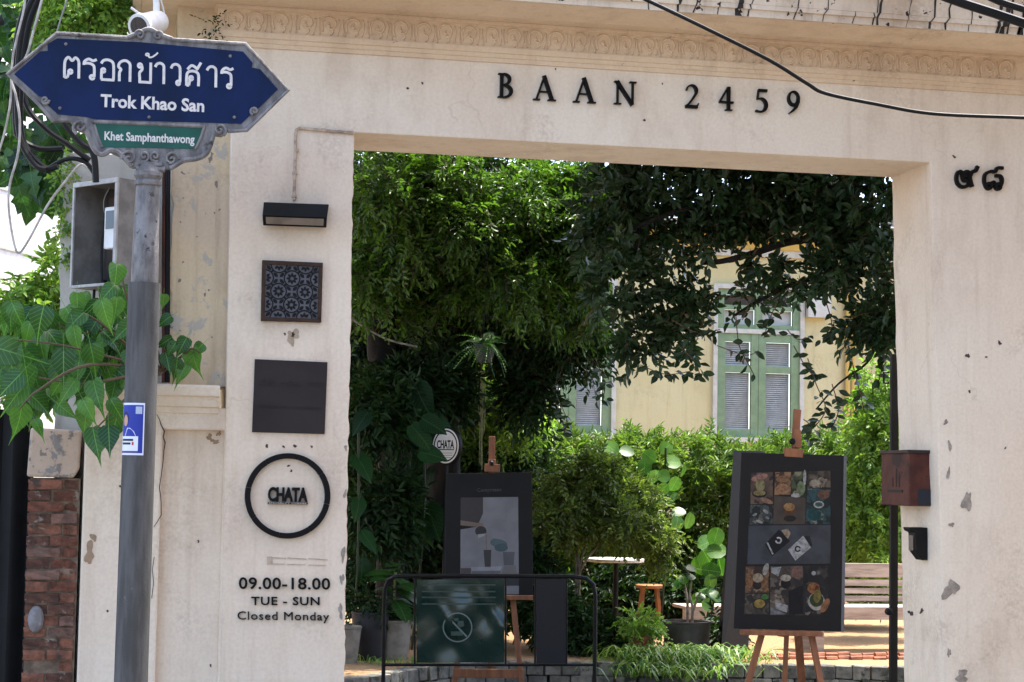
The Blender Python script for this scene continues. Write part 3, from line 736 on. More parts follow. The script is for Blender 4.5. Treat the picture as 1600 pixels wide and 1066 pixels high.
# --- lamp, conduit
lamp = thing('wall_lamp', PY(463, 335, D), 'black trapezoid wall light below a thin painted conduit', 'lamp')
q = [(415, 314), (515, 318), (510, 357), (411, 353)]
Yf = D - .12
b4 = [PY(a, b, D - .001) for a, b in ((417, 316), (513, 320), (509, 352), (413, 349))]
f4 = [PY(a, b, Yf) for a, b in ((412, 316), (514, 319.5), (511, 340), (410, 336.5))]
bot = [PY(a, b, Yf + .05) for a, b in ((510, 356), (411, 352.5))]
g = G(); vs = [f4[0], f4[1], f4[2], f4[3]] + b4 + [bot[1], bot[0]]
g.add(vs, [(0, 1, 2, 3), (0, 4, 5, 1), (3, 2, 9, 8), (8, 9, 6, 7), (0, 3, 8, 7, 4), (1, 5, 6, 9, 2)])
g.make('housing', m_black, lamp, bevel=.003)
g = G(); dn = Vector((0, -.0025, -.0015))
aa, bb, cc, dd_ = f4[3], f4[2], bot[0], bot[1]
def bil(A, B, C, Dd, u, v): return A.lerp(B, u).lerp(Dd.lerp(C, u), v)
g.add([bil(aa, bb, cc, dd_, u, v) + dn for u, v in ((.05, .12), (.95, .12), (.95, .8), (.05, .8))], [(0, 1, 2, 3)])
g.make('diffuser', mk('lamp_glass', hexc('8a7f74'), hexc('6e645a'), 6, .3), lamp)
con = thing('conduit', PY(462, 300, D), 'thin painted conduit running down the pier to the wall lamp', 'conduit')
cp = [PY(a, b, D - .012) for a, b in ((553, 208), (520, 205.5), (490, 202.5), (468, 200.5), (463, 203), (462, 210), (461.5, 230), (460.5, 270), (459.5, 314))]
G().tube(cp, .0075, 6).make('pipe', m_conduit, con, True)
for a, b in ((505, 204), (530, 206.5), (463, 236), (460.5, 271), (459.5, 307)):
    c = PY(a, b, D); G().box(c + Vector((-.012, -.021, -.006)), c + Vector((.012, -.0005, .006))).make('clip', m_conduit, con)

# --- patterned tile panel
tp = thing('decorative_tile', PY(455, 455, D), 'square bronze-framed panel of dark and grey patterned tile below the lamp', 'panel')
cz = lambda a, b: (395 + a * 120 / 1066, 395 + b * 120 / 1066)
TLc, TRc, BRc, BLc = cz(130, 108), cz(968, 145), cz(945, 970), cz(112, 945)
wall_slab([TLc, TRc, BRc, BLc], .02, m_tilelight, 'tile', tp)
qa = [PY(a, b, D - .0215) for a, b in (TLc, TRc, BRc, BLc)]
def tmap(u, v, o=.0): p = bil(qa[0], qa[1], qa[2], qa[3], u, v); return p + Vector((0, -o, 0))
for (u0, v0, u1, v1) in ((0, 0, 1, .062), (0, .938, 1, 1), (0, .062, .062, .938), (.938, .062, 1, .938)):
    pts = [tmap(u0, v0), tmap(u1, v0), tmap(u1, v1), tmap(u0, v1)]
    G().hexa([p + Vector((0, -.01, 0)) for p in pts], [p + Vector((0, .018, 0)) for p in pts]).make('frame', m_bronze, tp, bevel=.002)
def inner(u, v): return (.062 + .876 * u, .062 + .876 * v)
gt = G()
def tpoly(pts, o=.0012):
    pts = [(min(max(a, 0), 1), min(max(b, 0), 1)) for a, b in pts]
    w_ = [tmap(*inner(a, b), o) for a, b in pts]
    gt.add(w_, [tuple(range(len(w_)))])
def tribbon(pts, wd, o=.0012):
    pts2 = [(a, b) for a, b in pts]
    for (a, b), (c, d) in zip(pts2, pts2[1:]):
        if min(a, b, c, d) < -.001 or max(a, b, c, d) > 1.001: continue
        L_ = math.hypot(c - a, d - b) or 1; nx, ny = -(d - b) / L_ * wd / 2, (c - a) / L_ * wd / 2
        tpoly([(a + nx, b + ny), (c + nx, d + ny), (c - nx, d - ny), (a - nx, b - ny)], o)
def petal(cx, cy, ang, r0, r1, wd):
    ca, sa = math.cos(ang), math.sin(ang); pts = []
    for t, s_ in ((0, 0), (.3, .5), (.65, .45), (1, 0), (.65, -.45), (.3, -.5)):
        rr = r0 + (r1 - r0) * t; pts.append((cx + ca * rr - sa * s_ * wd, cy + sa * rr + ca * s_ * wd))
    if all(-.01 <= a <= 1.01 and -.01 <= b <= 1.01 for a, b in pts): tpoly(pts)
U = .25
for i in range(-1, 6):
    for j in range(-1, 6):
        if (i + j) % 2 == 1 and 0 <= i <= 4 and 0 <= j <= 4:      # round flowers
            cx, cy = i * U, j * U
            tribbon([(cx + .148 * math.cos(a), cy + .148 * math.sin(a)) for a in np.linspace(0, 2 * math.pi, 29)], .026)
            for k in range(8): petal(cx, cy, k * math.pi / 4, .025, .115, .05)
        elif (i + j) % 2 == 0:
            cx, cy = i * U, j * U
            for k in range(4): petal(cx, cy, math.pi / 4 + k * math.pi / 2, .025, .15, .062)
for i in range(0, 5):
    for j in range(0, 5):
        cx, cy = (i + .5) * U, (j + .5) * U
        if cx < 1 and cy < 1: tpoly([(cx + .03, cy), (cx, cy + .03), (cx - .03, cy), (cx, cy - .03)], .0018)
gt.make('pattern', m_tiledark, tp, fix=False)

# --- brown plaque
cz = lambda a, b: (380 + a * 150 / 1142, 550 + b * 140 / 1066)
pq = thing('plaque', PY(452, 620, D), 'plain dark brown square plaque with faint engraved Thai lines', 'plaque')
wall_slab([cz(137, 88), cz(1000, 124), cz(966, 978), cz(104, 955)], .012, m_brownboard, 'plate', pq, .001)
Yp = D - .0128
for s_, a, b, hgt in (('บริษัท', (185, 408), (372, 414), 70), ('กาก้อย', (445, 414), (685, 420), 52), ('จำกัด', (775, 414), (940, 425), 52), ('บริษัทก่อนจำกัด', (185, 662), (545, 680), 30), ('ก่อนจำกัดบริษัท', (600, 680), (920, 692), 30)):
    BL = PY(*cz(*a), Yp); BR = PY(*cz(*b), Yp); TL = PY(*cz(a[0] + 3, a[1] - hgt), Yp)
    text_on(s_, BL, BR, TL, .0012, .0, ref='ก').make('engraving', m_plaqtext, pq)

# --- round sign
rs = thing('ring_sign', PY(449, 776, D), 'large black ring sign with raised CHATA letters on cream pier', 'sign')
cz = lambda a, b: (370 + a * 160 / 1003, 690 + b * 170 / 1066)
c = PY(*cz(496, 532), D); rad = (PY(*cz(912, 532), D).x - c.x); radi = rad * .872
for i in range(8):
    a0, a1 = i * math.pi / 4 + .6, (i + 1) * math.pi / 4 + .6 - .012
    pts = [c + Vector((math.cos(a) * rad, -.0005, math.sin(a) * rad)) for a in np.linspace(a0, a1, 10)] + [c + Vector((math.cos(a) * radi, -.0005, math.sin(a) * radi)) for a in np.linspace(a1, a0, 10)]
    G().prism(pts, (0, -.026, 0)).make('ring_segment', m_blackletter, rs)
for q_ in islands(text_on('CHATA', PY(*cz(302, 580), D - .0005), PY(*cz(690, 586), D - .0005), PY(*cz(305, 446), D - .0005), .03, .035, .95)):
    q_.make('letter', m_blackletter, rs)
G().hexa(*[[PY(*cz(a, b), D) + Vector((0, y_, 0)) for a, b in ((302, 594), (692, 598), (692, 616), (302, 612))] for y_ in (-.022, -.0005)]).make('strip', m_blackletter, rs)
text_on('SPECIALTY COFFEE', PY(*cz(312, 609), D - .0226), PY(*cz(684, 613), D - .0226), PY(*cz(312, 597), D - .0226), .001, .01).make('strip_lettering', m_signwhite, rs)

# --- opening hours
oh = thing('opening_hours', PY(443, 940, D), 'black raised opening hours lettering 09.00-18.00 TUE - SUN Closed Monday', 'lettering')
cz = lambda a, b: (330 + a * 270 / 640, 550 + b * 450 / 1066)
for s_, a, b, hgt, sp in (('09.00-18.00', (102, 876), (440, 879), 42, 1.05), ('TUE - SUN', (148, 936), (401, 937), 30, 1.1), ('Closed Monday', (97, 990), (436, 994), 30, 1.08)):
    for q_ in islands(text_on(s_, PY(*cz(*a), D - .0005), PY(*cz(*b), D - .0005), PY(*cz(a[0], a[1] - hgt), D - .0005), .012, 0. if 'M' in s_ else .014, sp)):
        q_.make('letter', m_blackletter, oh)

# --- letter box and intercom on the right reveal
jx = lambda z: RJ0.x + (RJ1.x - RJ0.x) * (RJ0.z - z) / (RJ0.z - RJ1.z)
zt, zb = PY(1433, 705, D + .12).z, PY(1433, 791, D + .12).z
X1 = jx((zt + zb) / 2) + .006; X0 = X1 - .125
mb = thing('letter_box', (X1, D + .3, zb), 'rusty brown metal letter box fixed to the right gate reveal', 'letter box')
G().box((X0, D + .115, zb), (X1, D + .5, zt)).make('body', m_rust, mb, bevel=.006)
G().box((X0 - .012, D + .105, zt - .012), (X1, D + .51, zt + .006)).make('lid', mk('dark_brown_metal', hexc('33241f'), hexc('25201f'), 8, .6), mb, bevel=.003)
G().box((X0 - .004, D + .2, zb + .07), (X0 + .01, D + .4, zb + .085)).make('slot', m_black, mb)
G().box((X0 + .05, D + .112, zb + .005), (X1 - .004, D + .12, zb + .09)).make('patch', mk('dark_patch', hexc('23262c'), None, rough=.7), mb)
m_dr = mk('dark_rust', hexc('2a1c19'), None, rough=.8)
for a, b in ((.28, .1), (.33, .05), (.24, .06)):
    G().box((X0 - .002, D + a, zb + .1), (X0 + .006, D + a + .012, zb + .1 + b)).make('scratch', m_dr, mb)
zt, zb = PY(1425, 824, D + .2).z, PY(1425, 875, D + .2).z
X1 = jx(zt) + .004
ic = thing('intercom', (X1, D + .2, zb), 'small black hooded intercom below the letter box', 'intercom')
g = G(); prof = [(0, 0), (0, 1), (-.105, 1.0), (-.1, .9), (-.075, .84), (-.072, .3), (-.03, .0)]
g.prism([Vector((X1 + a, D + .17, zb + b * (zt - zb))) for a, b in prof], (0, .09, 0)); g.make('body', m_black, ic, bevel=.004)
G().box((X1 - .078, D + .185, zb + .05), (X1 - .07, D + .245, zb + .13)).make('face', mk('intercom_face', hexc('2b2b2e'), None, rough=.25), ic)

# --- gate post behind the reveal
zt = PY(1388, 553, D + .62).z
gp = thing('gate_post', (PY(1398, 900, D + .62).x, D + .62, 0), 'slim black steel gate post standing behind the right reveal', 'post')
xa, xb = PY(1391, 600, D + .62).x, PY(1402, 700, D + .62).x
G().box((xa, D + .60, 0), (xb, D + .63, zt)).make('post', m_black, gp, bevel=.004)
c = PY(1384, 590, D + .62)
G().tube([c + Vector((.02, 0, -.03)), c + Vector((-.012, 0, -.03)), c + Vector((-.012, 0, .03)), c + Vector((.02, 0, .03))], .007, 6).make('hinge', m_black, gp, True)
c = PY(1384, 955, D + .62); G().lathe(c + Vector((.0, -.03, 0)), [(.02, 0), (.02, .03), (.01, .035)], 10, (0, -1, 0)).make('bolt', m_black, gp, True)

# ================================================================== the street sign on its pole
YS = 8.35
base = PY(205, 1066, YS); pt = PY(231.5, 272, YS); pb = pt + (PY(204.5, 1066, YS) - pt) * 1.0
pdir = (pb - pt); pbot = pt + pdir * ((0 - pt.z) / pdir.z)
ss = thing('street_sign', pbot, 'blue street name sign in ornate grey frame on a tall pole', 'street sign')
ax = (pt - pbot).normalized(); Lp = (pt - pbot).length
ppx = lambda py: pbot + ax * ((PY(230, py, YS).z - pbot.z) / ax.z)
hh = lambda py: (PY(230, py, YS).z - pbot.z) / ax.z
G().lathe(pbot, [(.072, 0), (.072, .02), (.068, hh(443))], 28, ax).make('sleeve', m_sleeve, ss, True)
G().lathe(pbot, [(.055, hh(444)), (.058, hh(440)), (.056, hh(385)), (.05, hh(300)), (.048, hh(292)), (.058, hh(290)), (.06, hh(285)), (.05, hh(281)), (.062, hh(276)), (.062, hh(270)), (.048, hh(266)), (.04, hh(258))], 24, ax).make('post', m_cast, ss, True)
s32 = lambda a, b: (a / 3.2, b / 3.2)
outer = [(38, 375), (285, 168), (330, 178), (640, 190), (690, 170), (745, 148), (800, 178), (860, 200), (930, 205), (1225, 222), (1442, 455), (1235, 655), (1140, 660), (1110, 685), (1075, 680), (1055, 700), (1035, 770), (985, 802), (920, 812), (860, 848), (660, 842), (610, 790), (545, 762), (495, 778), (455, 740), (425, 668), (380, 652), (350, 608), (270, 612), (200, 530)]
blue = [(72, 375), (200, 262), (240, 258), (238, 225), (285, 196), (700, 215), (1215, 262), (1262, 318), (1258, 342), (1300, 350), (1388, 450), (1292, 545), (1255, 545), (1255, 575), (1205, 622), (480, 600), (430, 588), (290, 575), (235, 525), (225, 490), (195, 485)]
greenp = [(470, 618), (1022, 640), (976, 748), (502, 738)]
sp_ = lambda a, b, o: PY(*s32(a, b), YS) + Vector((0, -o, 0))
G().prism([sp_(a, b, .012) for a, b in outer], (0, .034, 0)).make('frame', m_cast, ss, bevel=.006)
G().prism([sp_(a, b, .0150) for a, b in blue], (0, .028, 0)).make('name_plate', m_blue, ss)
G().prism([sp_(a, b, .0150) for a, b in greenp], (0, .028, 0)).make('district_plate', m_green, ss)
for a, b in ((330, 225), (1150, 285), (300, 545), (1170, 590), (745, 590)):
    G().lathe(sp_(a, b, .0152), [(.007, 0), (.007, .003), (.003, .005)], 10, (0, -1, 0)).make('bolt', m_cast, ss, True)
# raised rims and scrolls of the frame
def rim(pts, rad, o=.014, closed=False, n=5):
    g = G(); q = crom([sp_(a, b, o) for a, b in pts], n, closed)
    if closed: q.append(q[0])
    g.tube(q, rad, 7); return g
def rimline(pts, rad, o=.014):
    g = G(); g.tube([sp_(a, b, o) for a, b in pts], rad, 7); return g
rimline([(270, 612), (200, 530), (38, 375), (285, 170), (640, 192)], .009).make('rim', m_cast, ss, True)
rimline([(850, 202), (1225, 224), (1440, 455), (1232, 655), (1140, 660)], .009).make('rim', m_cast, ss, True)
rim([(640, 190), (690, 172), (745, 150), (800, 178), (860, 200)], .011).make('rim', m_cast, ss, True)
rim([(435, 655), (470, 745), (510, 775), (560, 755), (610, 780), (660, 835)], .012).make('rim', m_cast, ss, True)
rim([(1065, 680), (1035, 765), (985, 795), (920, 805), (875, 830), (850, 845)], .012).make('rim', m_cast, ss, True)
rimline([(470, 612), (1024, 636)], .008).make('rim', m_cast, ss, True)
rim([(470, 625), (490, 690), (510, 740)], .007).make('rim', m_cast, ss, True)
rim([(1020, 640), (1000, 700), (975, 750)], .007).make('rim', m_cast, ss, True)
def spiral(cx, cy, r0, turns, sgn, ph=0):
    return [(cx + r0 * (1 - t) * math.cos(sgn * t * turns * 2 * math.pi + ph), cy + r0 * (1 - t) * math.sin(sgn * t * turns * 2 * math.pi + ph)) for t in [i / 16 for i in range(16)]]
for cx, cy, r0, sg, ph in ((400, 640, 38, 1, 2), (1098, 655, 34, -1, 1), (645, 795, 40, 1, 3), (858, 800, 38, -1, 0), (720, 785, 30, -1, 2.2), (775, 785, 30, 1, 1), (225, 505, 22, 1, 0), (1270, 560, 20, 1, 2), (700, 180, 26, 1, 3), (790, 185, 24, -1, 0)):
    rim(spiral(cx, cy, r0, 1.5, sg, ph), .0065, .02, n=2).make('scroll', m_cast, ss, True)
for a, b, c_, d in ((690, 820, 810, 828), (680, 845, 825, 850)):
    rimline([(a, b), (c_, d)], .013, .016).make('collar', m_cast, ss, True)
# Thai name, drawn with looped strokes (box 0..1)
TH_ = {
 'to': (.84, [ring(.36, .30, .085), [(.29, .26), (.22, .02)], [(.22, .02), (.08, .02)], [(.08, .0), (.07, .45), (.1, .8), (.26, .97), (.44, .82), (.6, .97), (.76, .82), (.78, .5), (.78, .0)]]),
 'ro': (.62, [[(.06, .66), (.08, .82), (.26, .95), (.46, .88), (.62, .95)], [(.07, .74), (.3, .75), (.48, .66), (.52, .48), (.52, .12)], ring(.43, .1, .085)]),
 'oo': (.8, [[(.08, .78), (.2, .93), (.44, .97), (.66, .87), (.72, .62), (.72, .03)], [(.77, .03), (.08, .03)], [(.1, .03), (.1, .40)], ring(.19, .46, .085)]),
 'ko': (.76, [[(.12, .0), (.12, .4), (.2, .56), (.07, .68), (.12, .86), (.3, .97), (.5, .97), (.66, .84), (.68, .6), (.68, .0)]]),
 'kho': (.78, [ring(.16, .8, .085), [(.25, .8), (.27, .62), (.15, .46), (.16, .2), (.16, .03)], [(.1, .03), (.75, .03)], [(.7, .03), (.7, .97)]]),
 'aa': (.56, [[(.04, .78), (.14, .93), (.32, .97), (.46, .86), (.48, .6), (.48, .0)]]),
 'wo': (.66, [[(.06, .76), (.16, .92), (.36, .97), (.54, .86), (.58, .6), (.58, .14)], ring(.48, .1, .09)]),
 'so': (.84, [ring(.3, .36, .085), [(.24, .3), (.19, .02)], [(.2, .02), (.06, .02)], [(.06, .0), (.06, .4), (.12, .62), (.34, .7), (.58, .66), (.7, .5), (.7, .0)], [(.1, .76), (.3, .95), (.5, .9), (.66, .76)], [(.62, .8), (.82, 1.12)]]),
}
seq = [('to', 315), ('ro', 412), ('oo', 497), ('ko', 585), ('kho', 682), ('aa', 770), ('wo', 848), ('so', 926), ('aa', 1028), ('ro', 1100)]
nm = [('to', 85), ('ro', 70), ('oo', 78), ('ko', 72), ('kho', 78), ('aa', 56), ('wo', 58), ('so', 78), ('aa', 58), ('ro', 64)]
for (gl, zx), (_, zw) in zip(seq, nm):
    yb = 392 + (zx - 315) * (447 - 392) / 845
    BL = sp_(zx, yb, .0152); ex = (sp_(zx + zw, yb + zw * .06, .0152) - BL) / TH_[gl][0]; ey = sp_(zx + 2, yb - 106, .0152) - BL
    strokes(TH_[gl][1], BL, ex, ey, .125, .0006, ss, m_signwhite, 'lettering', 5, .0004)
yb = 300
BL = sp_(728, 300, .0152); strokes([ring(.14, .55, .13), [(.22, .5), (.3, .25), (.55, .3), (.85, .6), (1, .85)]], BL, sp_(788, 303, .0152) - BL, sp_(729, 258, .0152) - BL, .2, .0006, ss, m_signwhite, 'lettering', 5, .0004)
text_on('Trok Khao San', sp_(502, 536, .0152), sp_(1020, 562, .0152), sp_(504, 474, .0152), .0008, .03).make('lettering', m_signwhite, ss)
text_on('Khet Samphanthawong', sp_(522, 702, .0152), sp_(972, 720, .0152), sp_(523, 660, .0152), .0008, .025).make('lettering', m_signwhite, ss)

# --- sticker on the pole (portrait of a campaign poster, kept generic)
st = thing('campaign_sticker', ppx(672), 'small blue and white paper sticker with a portrait on the grey pole', 'sticker')
zs0, zs1 = hh(712), hh(631)
u_ = ax.cross(Vector((0, 1, 0))).normalized(); v_ = ax.cross(u_).normalized()      # u to the side, v towards/away
if u_.x < 0: u_ = -u_
if v_.y > 0: v_ = -v_
def spt(s_, t_, o=.0): a = (-1.28 + 1.55 * s_); return pbot + ax * (zs0 + (zs1 - zs0) * t_) + (u_ * math.sin(a) + v_ * math.cos(a)) * (.0712 + o)
def sticker(s0, s1, t0, t1, m, o, name, n=10):
    g = G(); vs = []
    for i in range(n + 1):
        s_ = s0 + (s1 - s0) * i / n; vs += [spt(s_, t0, o), spt(s_, t1, o)]
    g.add(vs, [(2 * i, 2 * i + 2, 2 * i + 3, 2 * i + 1) for i in range(n)]); return g.make(name, m, st, fix=False)
def spoly(pts, m, o, name):
    g = G(); g.add([spt(a, b, o) for a, b in pts], [tuple(range(len(pts)))]); return g.make(name, m, st, fix=False)
m_pw = mk('paper_white', hexc('d9dbe6'), None, rough=.5); m_pb = mk('paper_blue', hexc('1d2f8f'), None, rough=.5)
sticker(0, 1, 0, 1, m_pw, .0008, 'paper'); sticker(.03, .95, .04, .96, m_pb, .0014, 'blue_print')
sticker(.03, .78, .08, .36, m_pw, .002, 'shirt_print'); spoly([(.2, .36), (.7, .36), (.62, .45), (.45, .52), (.32, .52)], m_pw, .0022, 'shirt_print')
spoly([(.22 + .16 * math.cos(a), .7 + .13 * math.sin(a)) for a in np.linspace(0, 6.28, 14)][:-1], mk('paper_black', hexc('15161e'), None, rough=.5), .0022, 'hair_print')
spoly([(.24 + .11 * math.cos(a), .66 + .11 * math.sin(a)) for a in np.linspace(0, 6.28, 14)][:-1], mk('paper_skin', hexc('b98f78'), None, rough=.5), .0028, 'face_print')
sticker(.66, .9, .79, .93, mk('paper_grey', hexc('a9b3c4'), None, rough=.5), .0022, 'square_print')
sticker(.08, .6, .27, .31, MATS['paper_black'], .0028, 'text_print'); sticker(.08, .5, .2, .24, MATS['paper_black'], .0028, 'text_print')
sticker(.55, .62, .19, .25, mk('paper_red', hexc('b33b36'), None, rough=.5), .0028, 'text_print'); sticker(.03, .75, .04, .08, mk('paper_violet', hexc('4a3d74'), None, rough=.5), .002, 'band_print')

# --- CCTV camera on the cornice return
axd = (P(213, 40, 8.86) - P(252, 30, 9.05)).normalized()
cc_ = thing('security_camera', P(243, -6, 9.0), 'white bullet security camera above the street sign', 'camera')
tail = P(251, 33, 9.0)
Lc = .16
G().lathe(tail, [(.035, 0), (.05, .01), (.054, .04), (.054, Lc), (.06, Lc + .004), (.06, Lc + .025), (.05, Lc + .028)], 22, axd).make('housing', m_white, cc_, True)
G().lathe(tail + axd * (Lc + .022), [(.045, 0), (.045, .007), (.03, .009)], 22, axd).make('lens', m_lens, cc_, True)
bk = tail + axd * .04
G().tube([bk + Vector((0, 0, .04)), bk + Vector((.0, .02, .09)), P(243, -6, 9.0), P(244, -70, 9.05)], .016, 10).make('bracket', m_white, cc_, True)
G().tube([bk + axd * .07 + Vector((-.03, 0, .04)), bk + axd * .08 + Vector((-.075, 0, .075))], .006, 6).make('antenna', m_white, cc_, True)
G().tube(crom([tail, tail + Vector((.02, 0, .0)), tail + Vector((.01, .0, .06)), P(248, -10, 9.0)], 6), .004, 5).make('cable', m_white, cc_, True)

# --- meter box on the pale pier, opening to the left
mbx = thing('meter_box', PY(160, 452, 9.35), 'open grey metal meter box with empty dark inside behind the pole', 'meter box')
TRp, BRp = P(187, 279, 9.2), P(183, 452, 9.2); TLp, BLp = P(117, 286, 9.42), P(110, 446, 9.42)
TLp.z = TRp.z = (TLp.z + TRp.z) / 2; BLp.z = BRp.z = (BLp.z + BRp.z) / 2; BLp.x, BLp.y = TLp.x, TLp.y; BRp.x, BRp.y = TRp.x, TRp.y
ex = (TRp - TLp); wb_ = ex.length; ex.normalize(); nb = Vector((-ex.y, ex.x, 0)); hb = TLp.z - BLp.z     # nb points back
def bxp(a, d, z): return BLp + ex * a + nb * d + Vector((0, 0, z))
def obox(a0, a1, d0, d1, z0, z1): return G().hexa([bxp(a0, d0, z0), bxp(a1, d0, z0), bxp(a1, d1, z0), bxp(a0, d1, z0)], [bxp(a0, d0, z1), bxp(a1, d0, z1), bxp(a1, d1, z1), bxp(a0, d1, z1)])
dp = .2
obox(0, .008, .0, dp, 0, hb).make('side', m_boxgrey, mbx); obox(wb_ - .008, wb_, .0, dp, 0, hb).make('side', m_boxgrey, mbx)
obox(.009, wb_ - .009, .0, dp, 0, .008).make('bottom', m_boxgrey, mbx); obox(.009, wb_ - .009, .0, dp, hb - .008, hb).make('top', m_boxgrey, mbx)
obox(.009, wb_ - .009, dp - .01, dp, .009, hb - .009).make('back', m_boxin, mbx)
for a0, a1, z0, z1 in ((0, wb_, hb - .022, hb + .002), (0, .014, 0, hb - .023), (wb_ - .02, wb_ + .002, 0, hb - .023), (.015, wb_ - .021, -.002, .012)):
    obox(a0, a1, -.012, -.0005, z0, z1).make('rim', m_boxrim, mbx, bevel=.002)
mt_ = thing('electric_meter', bxp(wb_ * .72, dp - .06, hb * .42), 'small pale electric meter with grey display inside the open box', 'meter')
o = obox(wb_ * .5, wb_ * .78, .05, .1, hb * .36, hb * .76).make('case', m_white, mt_, bevel=.008)
obox(wb_ * .55, wb_ * .73, .046, .0495, hb * .55, hb * .72).make('display', mk('lcd_grey', hexc('5c6468'), None, rough=.3), mt_)
obox(wb_ * .55, wb_ * .73, .101, dp - .011, hb * .4, hb * .7).make('terminal', m_black, mt_)
obox(wb_ * .12, wb_ * .45, dp - .05, dp - .011, hb * .62, hb * .7).make('terminal_block', m_black, mbx, bevel=.003)
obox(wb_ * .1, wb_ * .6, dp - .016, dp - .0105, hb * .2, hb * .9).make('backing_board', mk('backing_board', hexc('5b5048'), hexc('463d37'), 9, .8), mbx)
G().tube(crom([bxp(wb_ * .35, .12, hb * .98), bxp(wb_ * .3, .1, hb * .85), bxp(wb_ * .38, .09, hb * .72), bxp(wb_ * .6, .09, hb * .74)], 5), .004, 5).make('wire', m_cableg, mbx, True)
G().tube(crom([bxp(wb_ * .2, .14, hb * .64), bxp(wb_ * .17, .13, hb * .4), bxp(wb_ * .25, .12, hb * .02)], 5), .006, 5).make('wire', m_cable, mbx, True)
G().lathe(bxp(wb_ * .13, -.002 + dp - .02, hb * .08), [(.014, 0), (.014, .008)], 12, -nb).make('knockout', m_black, mbx)
for i in range(5):
    a = bxp(wb_ * (.15 + .12 * i), .1, 0)
    cb = tag(G().tube(crom([a, a + Vector((.01 * i, .0, -.08)), a + Vector((.02, .03, -.28)), a + Vector((.03, .05, -.6))], 5), .0075, 6).make('feed_cable', m_cable, None, True),
             ('leftmost', 'second from left', 'middle', 'second from right', 'rightmost')[i] + ' of the five black feed cables under the meter box', 'cable', 'feed cables under the meter box')

# --- cables
def cable(pts, rad, m, label, group=None, n=7):
    o = G().tube(crom(pts, n), rad, 7).make('cable', m, None, True); return tag(o, label, 'cable', group)
ZW = 8.9
cable([P(x, y, z) for x, y, z in ((960, -22, 9.0), (1010, 0, 9.0), (1100, 43, 9.0), (1200, 93, 9.05), (1260, 130, 9.1), (1290, 146, 9.12), (1370, 163, 9.15), (1460, 178, 9.2), (1600, 184, 9.3), (1740, 190, 9.35))], .0095, m_cable, 'single black cable sagging across the lintel above the opening')
cable([P(x, y, z) for x, y, z in ((1420, -28, 8.6), (1490, 0, 8.6), (1560, 23, 8.6), (1640, 50, 8.6))], .022, m_cable, 'thick black cable crossing the cornice at the top right corner')
cable([P(x, y, z) for x, y, z in ((1500, -28, 8.55), (1555, 0, 8.55), (1600, 15, 8.55), (1650, 32, 8.55))], .016, m_cable, 'second thinner black cable above it at the extreme top right corner')
bund = [((60, -20), (38, 30), (28, 100), (27, 180), (34, 225), (55, 258), (72, 265)), ((70, -20), (48, 30), (36, 100), (32, 190), (42, 232), (70, 262), (90, 260)), ((50, -20), (30, 40), (22, 100), (24, 190), (30, 215), (60, 232), (98, 232)), ((62, -20), (44, 40), (33, 90), (40, 160), (70, 200), (105, 225), (140, 250))]
for i, b in enumerate(bund):
    cable([P(x, y, 8.75 + i * .05) for x, y in b], .0135, m_cable, ('thick black cable in the far left bundle that swings lowest to the left', 'thick black cable in the far left bundle that bends back at the bottom', 'thick black cable that leaves the far left bundle level under the sign', 'thick black cable crossing from the far left bundle to the sign collar')[i], 'black cables bundled at far left')
cable([P(x, y, 8.9) for x, y in ((72, 266), (95, 252), (115, 248), (135, 255), (150, 275))], .011, m_cable, 'short black cable arching towards the top of the meter box')
cable([P(x, y, 8.85) for x, y in ((95, 170), (100, 190), (110, 205), (128, 225), (146, 240), (150, 285))], .016, m_cable, 'black cable dropping from the sign frame to the meter box')
cable([P(x, y, 8.6) for x, y in ((68, -10), (52, 50), (40, 90), (18, 118), (25, 150), (31, 190), (28, 240), (15, 290), (14, 330), (22, 380), (30, 395), (45, 375), (75, 320), (105, 280), (125, 258), (135, 262))], .0055, m_cablew, 'thin pale cable hanging in a long loop at the far left')
cable([P(x, y, 8.65) for x, y in ((40, -10), (36, 20), (20, 90), (16, 160), (5, 215), (-10, 260))], .005, m_cablew, 'thin pale cable running down the far left edge')
cable([P(x, y, 9.05) for x, y in ((108, -10), (95, 30), (88, 60), (86, 120))], .004, m_cableg, 'thin grey wire descending behind the top left corner of the sign')
for i, x in enumerate((256, 261, 264)):
    cable([PY(x, 262, YL - .02), PY(x - .5, 400, YL - .02), PY(x - 1, 598, YL - .02)], .008, m_cable if i else m_rust, ('rusty brown conduit, leftmost line on the corner of the peeling pilaster', 'black cable, middle line on the corner of the peeling pilaster', 'black cable nearest the plaster on the corner of the peeling pilaster')[i], 'dark cables on the pilaster corner', 3)

# ================================================================== the yellow house behind the garden
YH = 25.5
hx = lambda px, py=600: PY(px, py, YH).x
hz = lambda py, px=1185: PY(px, py, YH).z
ho = thing('yellow_house', (hx(1185), YH, 0), 'pale yellow plastered house with sage green windows behind the hedge', 'house')
wx0, wx1 = PY(1118, 600, YH).x, PY(1250, 600, YH).x; wz0, wz1 = hz(684), hz(452)
w2 = hx(888) - (wx0 + wx1) / 2
EAVE = hz(402)
def wall_cells(xs, zs, skip, y0, y1):
    g = G()
    for i in range(len(xs) - 1):
        for j in range(len(zs) - 1):
            if (i, j) not in skip: g.box((xs[i], y0, zs[j]), (xs[i + 1], y1, zs[j + 1]))
    return g
wall_cells([hx(300), wx0 + w2, wx1 + w2, wx0, wx1, hx(1900)], [.05, wz0, wz1, EAVE], {(1, 1), (3, 1)}, YH, YH + .3).make('wall', m_house, ho)
G().box((hx(300), YH - .06, EAVE), (hx(1900), YH + .3, EAVE + .1)).make('moulding', m_trim, ho)
G().box((hx(300), YH - .1, EAVE + .1), (hx(1900), YH + .3, EAVE + .32)).make('frieze', m_house2, ho)
